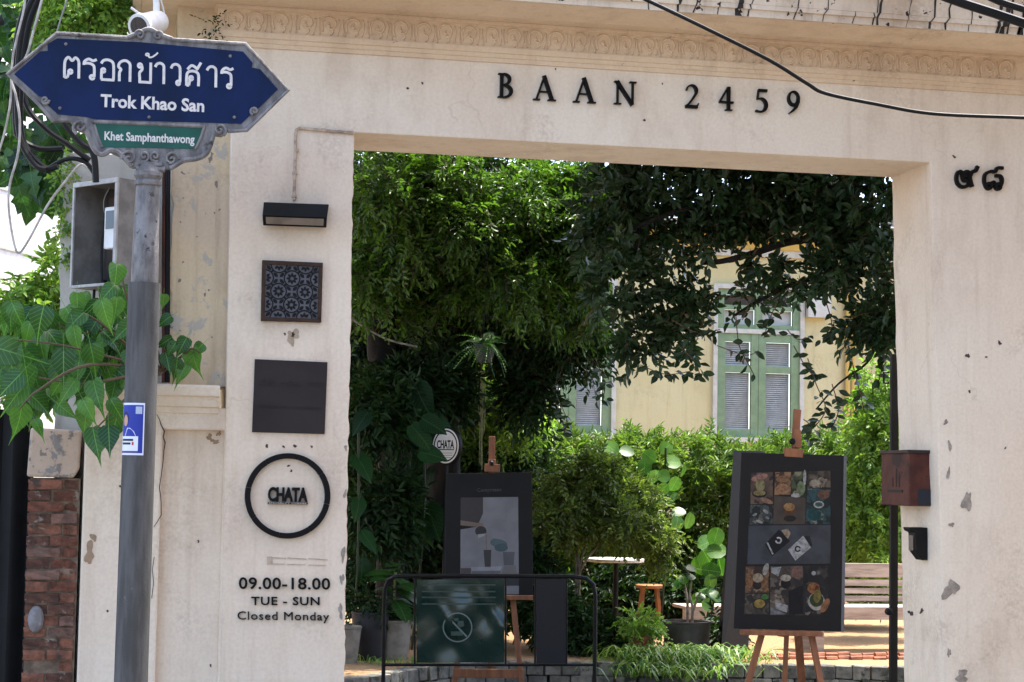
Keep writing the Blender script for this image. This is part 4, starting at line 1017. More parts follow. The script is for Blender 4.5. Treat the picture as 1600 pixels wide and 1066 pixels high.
G().box((hx(300), YH - .45, EAVE + .32), (hx(1900), YH + .3, EAVE + .44)).make('eave', m_trim, ho)
m_roof = mk('grey_roof', hexc('8a8178'), hexc('6f675f'), 6, .9, .3)
G().hexa([Vector((hx(300), YH - .5, EAVE + .44)), Vector((hx(1900), YH - .5, EAVE + .44)), Vector((hx(1900), YH + 5, EAVE + 1.3)), Vector((hx(300), YH + 5, EAVE + 1.3))],
         [Vector((hx(300), YH - .5, EAVE + .5)), Vector((hx(1900), YH - .5, EAVE + .5)), Vector((hx(1900), YH + 5, EAVE + 1.36)), Vector((hx(300), YH + 5, EAVE + 1.36))]).make('roof', m_roof, ho)
def px2(pxa, pya): return (PY(pxa, pya, YH).x, PY(1185, pya, YH).z)
def house_window(dx):
    c = Vector(((wx0 + wx1) / 2 + dx, YH, wz0))
    wn = bpy.data.objects.new('window', None); COL.objects.link(wn); wn.parent = ho; wn.location = c - ho.location; wn['label'] = 'tall sage green casement window with louvred panes and white surround'
    def b(x0, x1, p0, p1, y0, y1, m, name):
        G().box((PY(x0, 600, YH).x + dx, y0, hz(p1)), (PY(x1, 600, YH).x + dx, y1, hz(p0))).make(name, m, wn)
    b(1113, 1119.5, 446, 688, YH - .045, YH - .002, m_trim, 'surround'); b(1248.5, 1255, 446, 688, YH - .045, YH - .002, m_trim, 'surround')
    b(1119.6, 1248.4, 446, 453, YH - .045, YH - .002, m_trim, 'surround')
    b(1111, 1257, 684.2, 692, YH - .1, YH + .06, m_trim, 'sill')
    b(1119, 1249, 515, 522, YH - .03, YH + .08, m_trim, 'transom')
    fr = [(1119.8, 1132.5, 522.4, 684), (1173, 1184.3, 522.4, 684), (1184.9, 1196, 522.4, 684), (1235.5, 1248.3, 522.4, 684)]
    for x0_, x1_, p0, p1 in fr: b(x0_, x1_, p0, p1, YH - .012, YH + .05, m_frame_g, 'stile')
    for xa, xb in ((1132.6, 1172.9), (1196.1, 1235.4)):
        for p0, p1 in ((522.4, 535), (572, 583), (671, 684)): b(xa, xb, p0, p1, YH - .004, YH + .045, m_frame_g, 'rail')
        for p0, p1 in ((535, 572), (583, 671)):
            b(xa, xb, p0, p1, YH + .075, YH + .09, m_louver, 'pane')
            g = G(); k = p0 + 2
            while k < p1 - 1.5:
                za, zb_ = hz(k + 2.6), hz(k); X0_, X1_ = PY(xa + 2, 600, YH).x + dx, PY(xb - 2, 600, YH).x + dx
                g.hexa([Vector((X0_, YH + .045, za)), Vector((X1_, YH + .045, za)), Vector((X1_, YH + .07, zb_)), Vector((X0_, YH + .07, zb_))],
                       [Vector((X0_, YH + .045, za + .006)), Vector((X1_, YH + .045, za + .006)), Vector((X1_, YH + .07, zb_ + .006)), Vector((X0_, YH + .07, zb_ + .006))]); k += 3.2
            g.make('louvres', m_louver, wn)
    for x0_, x1_, p0, p1 in ((1119.8, 1130, 453.2, 514.8), (1179, 1190, 453.2, 514.8), (1238, 1248.3, 453.2, 514.8)): b(x0_, x1_, p0, p1, YH - .012, YH + .05, m_frame_g, 'stile')
    for xa, xb in ((1130.1, 1178.9), (1190.1, 1237.9)):
        for p0, p1 in ((453.2, 462), (478, 485), (508, 514.8)): b(xa, xb, p0, p1, YH - .004, YH + .045, m_frame_g, 'rail')
        b(xa, xb, 462, 478, YH + .06, YH + .07, m_glass_d, 'pane'); b(xa, xb, 485, 508, YH + .06, YH + .07, m_louver, 'pane')
house_window(0); house_window(w2)
for px in (1322, 1331):
    G().tube([Vector((hx(px), YH - .06, .2)), Vector((hx(px), YH - .06, EAVE))], .035, 8).make('downpipe', m_house2, ho, True)
G().box((hx(1257), YH - .14, hz(494)), (hx(1292), YH - .001, hz(455))).make('junction_box', m_trim, ho)

# ================================================================== foliage
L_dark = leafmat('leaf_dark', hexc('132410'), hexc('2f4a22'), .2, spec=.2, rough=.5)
L_left = leafmat('leaf_left_tree', hexc('162c10'), hexc('668c32'), .4, spec=.45, rough=.35)
L_right = leafmat('leaf_right_tree', hexc('1b2c15'), hexc('3a5230'), .18, spec=.3, rough=.4)
L_hedge = leafmat('leaf_hedge', hexc('385826'), hexc('7f9845'), .33)
L_shrub = leafmat('leaf_shrub', hexc('33491f'), hexc('7f9143'), .4)
L_vine = leafmat('leaf_bright', hexc('466f2a'), hexc('9dbb52'), .38)
L_heart = leafmat('leaf_heart', hexc('1b421d'), hexc('588634'), .32, True, .34)
L_big = leafmat('leaf_broad', hexc('122c12'), hexc('31571f'), .33, True, .4)
L_ear = leafmat('leaf_ear', hexc('0d2212'), hexc('1f421d'), .2, True, .45, spec=.15)
L_sea = leafmat('leaf_round', hexc('2c5521'), hexc('5f8a35'), .35, True, .35)
L_tree_o = leafmat('leaf_right_single', hexc('182813'), hexc('314628'), .14, True, spec=.3, rough=.4)
L_grass = leafmat('leaf_grass', hexc('3d6b2c'), hexc('8fa84e'), .3)

def clump(bl, k=7, seed=0, sc_=.5):
    q = random.Random(seed); out = []
    for c, r3, wt in bl:
        for i in range(k):
            d = Vector((q.gauss(0, 1), q.gauss(0, 1), q.gauss(0, 1))).normalized() * q.uniform(.35, .85); s_ = sc_ * q.uniform(.6, 1.2)
            out.append((Vector(c) + Vector((d.x * r3[0], d.y * r3[1], d.z * r3[2])), tuple(max(x * s_, .05) for x in r3), wt * s_ ** 2))
    return out
def plant(name, base, label, cat, blobs, n, tl, per, ls, wd, m, seed, part='crown', twigs=None, group=None, **kw):
    t = thing(name, base, label, cat, group)
    V, k, tint, tw = crown(blobs, n, tl, per, ls, wd, seed, **kw)
    build_np_leaves(part, V, k, tint, m, t)
    if twigs: twig_mesh('twigs', tw, twigs, m_twig, t, 2)
    return t
def gnd(px, zc, z=T): q = P(px, 700, zc); return Vector((q.x, q.y, z))

# --- left trees
b0 = gnd(612, 17.5)
tl = plant('shade_tree', b0, 'leafy shade tree with near dark trunk at left of the garden', 'tree',
  [blob(600, 330, 17, 75, 110, .9), blob(690, 320, 17.2, 110, 95, .9), blob(800, 325, 17.4, 110, 90, .9), blob(900, 330, 17.6, 90, 95, .8), blob(640, 440, 17.4, 110, 70, .8), blob(770, 440, 17.5, 120, 75, .8), blob(880, 460, 17.6, 80, 70, .7), blob(580, 470, 17.2, 50, 60, .5),
   ] and clump([blob(600, 330, 17, 80, 105, .9), blob(690, 320, 17.2, 110, 95, .9), blob(800, 325, 17.4, 110, 95, .9), blob(900, 330, 17.6, 90, 95, .8), blob(640, 430, 17.4, 110, 70, .8), blob(770, 435, 17.5, 120, 75, .8), blob(880, 450, 17.6, 80, 70, .7), blob(580, 450, 17.2, 50, 60, .5)], 10, 5),
  8600, .22, 10, .068, .38, L_left, 11, twigs=.004)
G().tube(crom([b0 + Vector((0, 0, -.05)), P(612, 830, 17.5), P(612, 700, 17.5), P(602, 600, 17.5), P(596, 520, 17.5), P(620, 400, 17.5), P(680, 260, 17.5), P(700, 120, 17.5)], 6), [.19, .16] + [.13] * 30 + [.1] * 11, 12).make('trunk', m_barkd, tl, True)
G().tube(crom([P(600, 470, 17.5), P(680, 390, 17.4), P(800, 340, 17.4), P(900, 330, 17.5)], 6), [.07 - .0028 * i for i in range(19)], 8).make('limb', m_barkd, tl, True)
b1 = gnd(694, 18.6)
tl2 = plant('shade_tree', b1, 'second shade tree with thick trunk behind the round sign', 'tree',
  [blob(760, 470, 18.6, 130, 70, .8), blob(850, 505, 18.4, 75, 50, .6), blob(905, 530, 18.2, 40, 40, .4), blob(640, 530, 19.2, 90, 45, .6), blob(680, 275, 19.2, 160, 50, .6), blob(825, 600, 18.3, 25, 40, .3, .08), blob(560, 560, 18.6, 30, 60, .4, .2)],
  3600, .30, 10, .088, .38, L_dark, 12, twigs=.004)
G().tube(crom([b1 + Vector((0, 0, -.05)), P(692, 800, 18.6), P(693, 650, 18.6), P(690, 560, 18.6), P(696, 450, 18.6), P(740, 250, 18.8), P(760, 150, 18.8)], 6), [.2, .19] + [.165] * 25 + [.1] * 10, 12).make('trunk', m_barkd, tl2, True)
G().tube(crom([P(545, 640, 18.0), P(610, 585, 18), P(690, 545, 18.1), P(770, 512, 18.3), P(860, 480, 18.4)], 6), [.035] * 10 + [.028] * 15, 8).make('limb', m_barkd, tl2, True)
G().tube(crom([P(740, 665, 18.4), P(765, 640, 18.4), P(800, 610, 18.4), P(840, 590, 18.4), P(880, 560, 18.4)], 5), .018, 6).make('limb', m_barkd, tl2, True)
G().tube(crom([P(540, 492, 16.9), P(575, 515, 17), P(610, 532, 17), P(652, 542, 17)], 5), .009, 5).make('vine', m_barkp, tl2, True)

# --- right tree, boughs reaching in from behind the right pier
b2 = gnd(1500, 14.6)
rb = [blob(950, 310, 15.2, 50, 50, .5), blob(1030, 295, 15, 80, 50, .5), blob(1130, 285, 14.9, 90, 45, .5), blob(1220, 280, 14.8, 80, 30, .4), blob(1300, 285, 14.7, 70, 34, .4), blob(1370, 300, 14.6, 40, 50, .4),
      blob(960, 375, 15.1, 60, 50, .5), blob(1040, 375, 15, 60, 35, .4), blob(1100, 370, 14.8, 40, 25, .3), blob(970, 455, 15, 45, 45, .4), blob(1035, 470, 14.9, 45, 40, .3), blob(1085, 470, 14.9, 22, 30, .2, .03), blob(1000, 525, 15, 35, 22, .2, .05), blob(1065, 530, 14.9, 20, 16, .2, .02),
      blob(1190, 405, 14.8, 25, 12, .15, .012), blob(1340, 360, 14.6, 40, 35, .3), blob(1350, 430, 14.6, 34, 40, .3), blob(1295, 420, 14.6, 18, 22, .2, .02), blob(1375, 500, 14.5, 18, 34, .25, .05), blob(1330, 510, 14.5, 14, 24, .15, .016),
      blob(1190, 318, 14.9, 60, 20, .3, .08), blob(1290, 335, 14.8, 55, 22, .3, .1), blob(1350, 345, 14.7, 40, 30, .3), blob(1150, 345, 14.9, 50, 18, .3, .06), blob(1235, 430, 14.7, 30, 14, .15, .02), blob(1320, 395, 14.6, 40, 18, .2, .04), blob(1385, 420, 14.5, 18, 60, .3), blob(1175, 465, 14.8, 18, 12, .1, .01),
      blob(1180, 190, 14.9, 280, 60, 1.0, 1.1), blob(1350, 200, 15.5, 160, 60, 1.0, .6)]
tr = plant('garden_tree', b2, 'dark leafed tree reaching across the top right of the opening', 'tree', rb, 3100, .17, 9, .088, .46, L_right, 21, twigs=.004, upn=.3, droop=.3)
lim = [[(1470, 400), (1400, 385), (1320, 371), (1240, 377), (1180, 395), (1130, 408), (1095, 411)], [(1480, 440), (1400, 431), (1330, 430), (1250, 441), (1190, 468), (1148, 493)], [(1470, 330), (1400, 300), (1300, 295), (1180, 300), (1060, 330), (960, 370)], [(1330, 430), (1370, 500), (1360, 560), (1310, 600), (1275, 640)], [(1240, 377), (1210, 340), (1190, 300)]]
for i, l in enumerate(lim):
    q = crom([P(x, y, 14.75) for x, y in l], 6); n = len(q); r0 = (.042, .027, .036, .014, .014)[i]
    G().tube(q, [r0 * (1 - .6 * k / n) for k in range(n)], 8).make('limb', m_barkd, tr, True)
G().tube(crom([b2 + Vector((0, 0, -.05)), P(1500, 800, 14.6), P(1490, 500, 14.6), P(1480, 380, 14.7), P(1440, 200, 14.8)], 6), [.16 - .003 * i for i in range(25)], 12).make('trunk', m_barkd, tr, True)
# single leaves at the hanging ends, against the bright house
lm = [leaf_mesh('leaf', 'oval', .3, .2, .15, .03, k) for k in range(4)]
rr = random.Random(8)
def spray(pts, n, zc, m=L_tree_o, size=.085, parent=tr):
    q = crom([P(x, y, zc) for x, y in pts], 5)
    G().tube(q, .0045, 4).make('twig', m_twig, parent, True)
    for i in range(n):
        p = q[min(int(len(q) * (.25 + .75 * i / n)), len(q) - 1)] + Vector((rr.uniform(-.03, .03), rr.uniform(-.03, .03), rr.uniform(-.02, .02)))
        a = rr.uniform(0, 6.28); dv = Vector((math.cos(a), .6 * math.sin(a), rr.uniform(-.9, .2)))
        put_leaf(parent, rr.choice(lm), p, dv, Vector((rr.gauss(0, .5), -1, rr.gauss(.5, .5))), size * rr.uniform(.75, 1.2), m)
for pts, n in (([(1262, 560), (1275, 600), (1290, 640), (1270, 670)], 18), ([(1300, 600), (1310, 640), (1300, 668)], 14), ([(1330, 560), (1340, 600), (1350, 640)], 16), ([(1240, 540), (1260, 575), (1275, 590)], 12), ([(1120, 540), (1165, 555), (1185, 548)], 10), ([(1060, 540), (1085, 565), (1095, 590)], 14), ([(1000, 570), (1040, 585), (1080, 580)], 16), ([(940, 600), (975, 590), (985, 580)], 10), ([(1150, 495), (1155, 540), (1170, 570), (1180, 590)], 4), ([(1215, 470), (1200, 505), (1195, 525)], 12), ([(1290, 470), (1300, 510), (1285, 530)], 14), ([(1370, 520), (1380, 560), (1372, 600)], 14), ([(1230, 515), (1245, 530), (1262, 528)], 7), ([(1255, 655), (1268, 668), (1262, 690)], 10), ([(1050, 500), (1090, 520), (1125, 515)], 14), ([(870, 620), (885, 655), (880, 680)], 14), ([(930, 560), (945, 600), (940, 630)], 14), ([(1150, 440), (1170, 470), (1160, 500)], 12)):
    spray(pts, n, 14.6 if pts[0][0] > 990 else 17.0)

# --- hedge, shrubs
def strip(x0, x1, y, zc, ry, n, rd=.45, jit_=10, seed=0):
    q = random.Random(seed); return [blob(x0 + (x1 - x0) * (i + .5) / n, y + q.uniform(-jit_, jit_), zc + q.uniform(-.15, .15), (x1 - x0) / n * .75, ry * q.uniform(.85, 1.2), rd, 1) for i in range(n)]
plant('hedge', gnd(1150, 21.2), 'clipped bright green hedge running in front of the yellow house', 'hedge',
      strip(800, 1420, 735, 21.2, 52, 11, seed=1) + strip(800, 1420, 810, 21.0, 60, 9, seed=2) + strip(800, 1420, 895, 20.8, 50, 8, seed=3), 7500, .2, 9, .085, .26, L_hedge, 31, upn=.5, droop=-.5, shell=.3)
plant('climbing_shrub', gnd(1368, 19.6), 'tall light green shrub beside the black gate post', 'shrub',
      [blob(1375, 620, 19.6, 30, 60, .4), blob(1365, 700, 19.5, 40, 60, .4), blob(1355, 790, 19.4, 45, 60, .4), blob(1400, 720, 19.7, 60, 120, .4), blob(1380, 860, 19.3, 50, 40, .4)], 1700, .2, 9, .062, .45, L_vine, 32, twigs=.003)
cs = plant('round_shrub', gnd(940, 18.1), 'fine leaved rounded shrub in the middle of the garden', 'shrub',
      clump([blob(925, 765, 18.1, 80, 40, .5), blob(880, 815, 18, 45, 40, .45), blob(955, 812, 18, 70, 34, .5), blob(1010, 800, 18.2, 42, 40, .45), blob(1035, 850, 18.1, 22, 35, .3), blob(930, 735, 18.2, 50, 20, .3, .1)], 7, 9), 2600, .17, 9, .052, .42, L_shrub, 33, twigs=.003)
for a in ((905, 860, 880, 800), (905, 870, 940, 790), (908, 870, 970, 820), (900, 880, 905, 790)):
    G().tube(crom([gnd(905, 18.1), P(a[0], a[1] + 20, 18.1), P(a[2], a[3], 18.1)], 5), .011, 6).make('stem', m_barkp, cs, True)
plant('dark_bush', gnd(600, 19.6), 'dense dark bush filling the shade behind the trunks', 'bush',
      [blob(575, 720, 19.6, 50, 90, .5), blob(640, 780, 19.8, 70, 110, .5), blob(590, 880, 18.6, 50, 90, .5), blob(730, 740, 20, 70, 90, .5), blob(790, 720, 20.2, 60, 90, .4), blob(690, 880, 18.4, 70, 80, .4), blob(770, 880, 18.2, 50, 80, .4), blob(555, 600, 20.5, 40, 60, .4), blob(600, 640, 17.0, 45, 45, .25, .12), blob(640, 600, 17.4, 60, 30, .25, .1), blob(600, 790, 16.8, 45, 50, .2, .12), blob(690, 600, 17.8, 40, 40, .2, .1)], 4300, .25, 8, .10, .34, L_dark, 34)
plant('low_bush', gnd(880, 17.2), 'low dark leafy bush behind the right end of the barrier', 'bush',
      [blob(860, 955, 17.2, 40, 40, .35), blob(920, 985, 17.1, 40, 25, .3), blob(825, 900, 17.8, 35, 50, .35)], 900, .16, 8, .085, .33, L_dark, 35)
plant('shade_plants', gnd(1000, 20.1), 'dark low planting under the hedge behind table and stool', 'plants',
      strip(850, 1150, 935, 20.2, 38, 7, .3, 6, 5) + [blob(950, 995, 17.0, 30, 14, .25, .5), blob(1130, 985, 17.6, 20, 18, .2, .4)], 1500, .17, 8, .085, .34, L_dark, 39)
plant('weeping_shrub', gnd(780, 19.8), 'loose yellow green shrub below the hanging fern', 'shrub',
      [blob(775, 600, 19.8, 40, 60, .4), blob(800, 660, 19.8, 50, 40, .4), blob(740, 650, 19.9, 30, 70, .4)], 900, .2, 9, .075, .3, L_vine, 36, twigs=.003)

# --- round-leaved plants
lr = [leaf_mesh('leaf', 'round', .12, .12, .25, .02, k) for k in range(3)]
def leafplant(name, base, label, cat, leaves, zc, meshes, m, size, stem=.01, seed=0, jz=.25, top=None):
    t = thing(name, base, label, cat); q = random.Random(seed)
    mx = max(leaves, key=lambda a: -a[1]); st_ = [base, P(mx[0], (mx[1] + 1000) / 2, zc), P(mx[0], mx[1], zc)]
    G().tube(crom(st_, 6), stem, 6).make('stem', mk('dark_stem', hexc('2a331c'), None, rough=.7), t, True)
    for a in leaves:
        c = P(a[0], a[1], zc + q.uniform(-jz, jz)); s_ = size * (a[2] if len(a) > 2 else 1) * q.uniform(.85, 1.15)
        ang = a[3] if len(a) > 3 else q.uniform(-3.0, .2)
        dv = Vector((math.cos(ang), q.uniform(-.5, .1), math.sin(ang))).normalized()
        put_leaf(t, q.choice(meshes), c - dv * s_ * .5, dv, Vector((q.gauss(0, .6), -.6, q.uniform(-.1, 1.1))), s_, m)
    return t
leafplant('seagrape', gnd(1035, 18.9), 'tall plant with round glossy leaves left of the tall black stand', 'plant',
  [(956, 701), (980, 705), (1015, 714), (1007, 730), (1052, 722), (1038, 744), (1054, 757), (1046, 777), (1060, 800), (1058, 818), (1077, 814), (1040, 700), (1022, 745), (1068, 735, .8), (1035, 765, .9), (900, 730, .8), (890, 720, .8)], 18.7, lr, L_sea, .15, seed=1)
leafplant('seagrape', gnd(1105, 18.2), 'lower plant with round pale leaves behind the grey planter', 'plant',
  [(1103, 849), (1105, 872), (1093, 884), (1112, 892), (1100, 925), (1115, 930), (1120, 860), (1125, 885), (1118, 840), (1088, 935, .8), (1106, 945, .8), (1110, 910, 1)], 18.1, lr, L_sea, .17, seed=2)
le = [leaf_mesh('leaf', 'ear', .12, .25, .5, .02, k) for k in range(3)]
leafplant('elephant_ear', gnd(650, 17.3), 'huge leaved elephant ear plant half hiding the round sign', 'plant',
  [(662, 633, 1.1, -1.2), (696, 664, 1.25, -.6), (672, 690, .9, -.3), (650, 680, 1.3, -2), (640, 735, 1.1, -2.4), (645, 797, 1.0, -1.5), (678, 822, 1.0, -1.3), (655, 850, .8, -2), (622, 770, .8, -2.2), (668, 755, .8, -1.9)], 16.9, le, L_ear, .26, seed=3, jz=.15)
for px, py, a_, sz in ((684, 668, -.5, .2), (682, 712, -.2, .2), (664, 690, -.9, .24)):
    dv = Vector((math.cos(a_), -.3, math.sin(a_))); put_leaf([o for o in COL.objects if o.name == 'elephant_ear'][0], le[0], P(px, py, 16.3) - dv * sz * .5, dv, (-.2, -1, .45), sz, L_ear)
leafplant('elephant_ear', gnd(560, 16.4), 'shaded elephant ear plant against the left reveal', 'plant',
  [(560, 665, 1.0, -2.2), (572, 735, .9, -1), (558, 800, .9, -1.8), (580, 850, .9, -.9), (566, 900, .8, -1.5)], 16.2, le, L_ear, .22, seed=4, jz=.15)
lo = [leaf_mesh('leaf', 'oblong', .2, .35, .2, .02, k) for k in range(3)]

# --- pots
def pot(base, rt_, rb_, h, m, label, soil=True, cat='pot', name='planter_pot'):
    t = thing(name, base, label, cat)
    G().lathe(base, [(rb_, 0), (rb_ * 1.02, .01), (rt_, h - .02), (rt_ * 1.04, h - .015), (rt_ * 1.04, h), (rt_ * .93, h), (rt_ * .9, h - .03)], 26).make('pot', m, t, True)
    if soil: G().lathe(base, [(rt_ * .9, h - .06), (rt_ * .9, h - .028), (.01, h - .02)], 20).make('soil', m_soil, t, True)
    return t
pb_ = gnd(622, 16.4); pot(pb_, .15, .12, .33, m_potw, 'pale cylinder pot left of the green banner')
t = thing('broadleaf_plant', pb_ + Vector((0, 0, .3)), 'potted plant with glossy oblong leaves beside the green banner', 'plant')
q_ = random.Random(5); c0_ = pb_ + Vector((0, 0, .28))
G().tube([c0_, c0_ + Vector((0, 0, .45))], .012, 6).make('stem', m_gstem, t, True)
for i in range(24):
    a = q_.uniform(0, 6.28); h_ = q_.uniform(.05, .5); dv = Vector((math.cos(a), math.sin(a) * .8, q_.uniform(-.5, .45)))
    put_leaf(t, q_.choice(lo), c0_ + Vector((0, 0, h_)), dv, Vector((0, -.5, 1)), q_.uniform(.2, .3), L_big)
pb2 = gnd(545, 16.0, .12); pb2.z = T - .1; pot(pb2 + Vector((0, 0, .1)), .14, .11, .3, m_potw, 'pale pot cut off by the left reveal')
pb3 = gnd(585, 16.3); pot(pb3, .16, .13, .4, m_potd, 'black pot between the two pale pots')
plant('potted_herb', pb3 + Vector((0, 0, .37)), 'small leafy herb growing in the black pot', 'plant', [(pb3 + Vector((0, 0, .47)), (.13, .13, .08), 1)], 60, .15, 7, .06, .35, L_dark, 37, part='leaves')
pp_ = gnd(1076, 17.3); pot(pp_, .215, .19, .30, m_pot, 'wide dark grey planter in front of the stool')
sp2 = thing('sapling', pp_ + Vector((0, 0, .27)), 'slim forked sapling growing in the wide grey planter', 'plant')
for l in ([(1081, 975), (1082, 950), (1078, 930), (1080, 905), (1070, 885)], [(1082, 955), (1088, 940), (1094, 925)], [(1074, 975), (1074, 940), (1068, 905)]):
    G().tube(crom([P(x, y, 17.25) for x, y in l], 5), [.014 - .0004 * i for i in range(5 * (len(l) - 1) + 1)], 6).make('stem', m_barkp, sp2, True)
for a in ((1094, 922), (1100, 930), (1068, 900), (1060, 905), (1072, 885), (1085, 900), (1110, 925), (1050, 920)):
    put_leaf(sp2, rr.choice(lr), P(a[0], a[1], 17.25), Vector((rr.uniform(-1, 1), -.3, rr.uniform(-.6, .3))), (0, -.6, .8), .1, L_sea)
pt_ = gnd(1005, 16.9); pot(pt_, .1, .08, .2, m_terra, 'small terracotta pot left of the grey planter')
plant('potted_flower', pt_ + Vector((0, 0, .18)), 'small bright bedding plant in the terracotta pot', 'plant', [(pt_ + Vector((0, 0, .3)), (.18, .15, .1), 1)], 160, .12, 8, .045, .5, L_vine, 38, part='leaves')

# --- strap-leaved ground cover
def grass(name, label, pxs, zc, n, ln, wd, m, seed, spread=.16):
    base = gnd(sum(p[0] for p in pxs) / len(pxs), zc); t = thing(name, base, label, 'plant'); q = random.Random(seed); g = G()
    for px in pxs:
        for i in range(n):
            b = gnd(px[0], zc + px[1], px[2] if len(px) > 2 else T) + Vector((q.gauss(0, spread), q.gauss(0, spread), 0)); a = q.uniform(0, 6.28); l = ln * q.uniform(.6, 1.3); d = Vector((math.cos(a), math.sin(a), 0))
            pts = [b + d * (l * t_ * .75) + Vector((0, 0, l * (1.15 * t_ - 1.05 * t_ * t_))) for t_ in (0, .3, .6, .85, 1)]
            sd_ = d.cross(Vector((0, 0, 1))) ; k = len(g.v)
            for p, w_ in zip(pts, (.6, 1, .9, .55, .02)): g.v += [p + sd_ * wd * w_ / 2, p - sd_ * wd * w_ / 2]
            g.f += [(k + 2 * j, k + 2 * j + 1, k + 2 * j + 3, k + 2 * j + 2) for j in range(4)]
    o = g.make('leaves', m, t, True, fix=False); o['kind'] = 'stuff'
    at = o.data.attributes.new('tint', 'FLOAT', 'POINT'); vals = np.repeat(np.random.default_rng(seed).random(len(g.v) // 10 + 1), 10)[:len(g.v)]; at.data.foreach_set('value', vals.astype(np.float32))
    return t
grass('spider_plant', 'arching strap leaved ground cover spilling over the stone edging', [(1010, 0), (1050, -.15), (1085, .1), (1120, 0), (1030, -.3, .15), (1070, -.35, .12), (1110, -.25, .15), (1140, .1), (985, .1), (1000, -.3, .12)], 16.6, 75, .36, .016, L_grass, 41)
grass('grass_tuft', 'small grass tufts in front of the pale pots', [(590, 0), (625, 0), (660, .1)], 15.9, 30, .16, .01, L_grass, 42, .12)

# --- hanging fern
def frond_mesh(seed, droop=.5):
    q = random.Random(seed); g = G(); n = 16
    for i in range(n):
        t_ = (i + 1) / n; x = t_; z = .25 * t_ - droop * t_ * t_; l = .22 * math.sin(math.pi * min(t_ * .9 + .12, 1)) + .02
        for s_ in (-1, 1):
            b = Vector((x, 0, z)); tip = b + Vector((.06, s_ * l, -.05 * l)); wv = Vector((.022, 0, 0))
            k = len(g.v); g.v += [b - wv, b + wv, b.lerp(tip, .6) + wv * .9, tip, b.lerp(tip, .6) - wv * .9]; g.f += [(k, k + 1, k + 2, k + 3, k + 4)]
    g.tube([Vector((t_, 0, .25 * t_ - droop * t_ * t_)) for t_ in (0, .25, .5, .75, 1)], .008, 3, False)
    me = bpy.data.meshes.new('frond'); me.from_pydata(g.v, [], g.f); return me
fm = [frond_mesh(k, .6 + .3 * k) for k in range(3)]
hc = P(757, 552, 16.2)
hf = thing('hanging_fern', hc, 'fern in a dark hanging pot in front of the trunks', 'fern')
G().lathe(hc - Vector((0, 0, .08)), [(.05, 0), (.08, .06), (.09, .15), (.08, .15)], 16).make('pot', m_potd, hf, True)
for a in (0, 2.1, 4.2): G().tube([hc + Vector((.08 * math.cos(a), .08 * math.sin(a), .06)), hc + Vector((0, 0, .35))], .003, 4).make('chain', m_black, hf)
G().tube([hc + Vector((0, 0, .35)), hc + Vector((0, 0, 1.0))], .003, 4).make('chain', m_black, hf)
for i in range(26):
    a = i * 2.4; put_leaf(hf, fm[i % 3], hc + Vector((0, 0, .07)), Vector((math.cos(a), math.sin(a), rr.uniform(-.5, 1.1))), (rr.gauss(0, .4), -.5, 1), rr.uniform(.16, .28), L_sea if i % 2 else L_big, 'frond')

# --- hanging roots / moss column
mc = thing('hanging_moss', P(752, 640, 17.8), 'pale strand of hanging moss beside the left easel mast', 'moss')
g = G()
for i in range(14):
    x = rr.gauss(752, 3); y1 = rr.uniform(650, 735); g.tube(crom([P(x, 580, 17.8), P(x + rr.uniform(-3, 3), 620, 17.8), P(x + rr.uniform(-4, 4), y1, 17.8)], 4), .003, 3, False)
o = g.make('strands', mk('moss', hexc('9a9a6c'), hexc('7d7f55'), 30, .9), mc, fix=False); o['kind'] = 'stuff'
G().tube([P(752, 580, 17.8), P(752, 480, 17.8)], .006, 4).make('stem', m_twig, mc)

# --- unseen leaf canopy added over forecourt and mid garden to block sky and sun
def upper(parent, blobs, n, m, seed):
    V, k, tint, tw = crown(blobs, n, .35, 9, .14, .42, seed, droop=.2); build_np_leaves('blocker_canopy', V, k, tint, m, parent)
upper(tl, [(Vector((2.4, 12.8, 5.6)), (2.6, 1.9, .5), 2), (Vector((1.0, 15.5, 5.8)), (1.6, 2.4, .5), 1.4), (Vector((4.2, 13.6, 5.9)), (1.8, 2.2, .5), 1.4), (Vector((6.3, 13.3, 6.0)), (1.7, 2.1, .5), 1.6), (Vector((3.3, 15.2, 5.7)), (1.2, .5, .4), .5)], 5200, L_dark, 51)
upper(tl2, [(Vector((5.6, 16.6, 6.2)), (.9, 1.8, .5), 2), (Vector((4.6, 14.6, 6.2)), (1.5, 1.4, .5), 1.5)], 2000, L_dark, 52)
G().tube(crom([P(696, 450, 18.6), P(780, 300, 18.2), Vector((4.4, 17.2, 5.4)), Vector((5.6, 16.6, 6.2))], 6), [.09 - .003 * i for i in range(19)], 8).make('limb', m_barkd, tl2, True)
G().tube(crom([P(680, 260, 17.5), Vector((2.6, 15.5, 5.2)), Vector((2.4, 12.8, 5.6))], 6), [.09 - .004 * i for i in range(13)], 8).make('limb', m_barkd, tl, True)

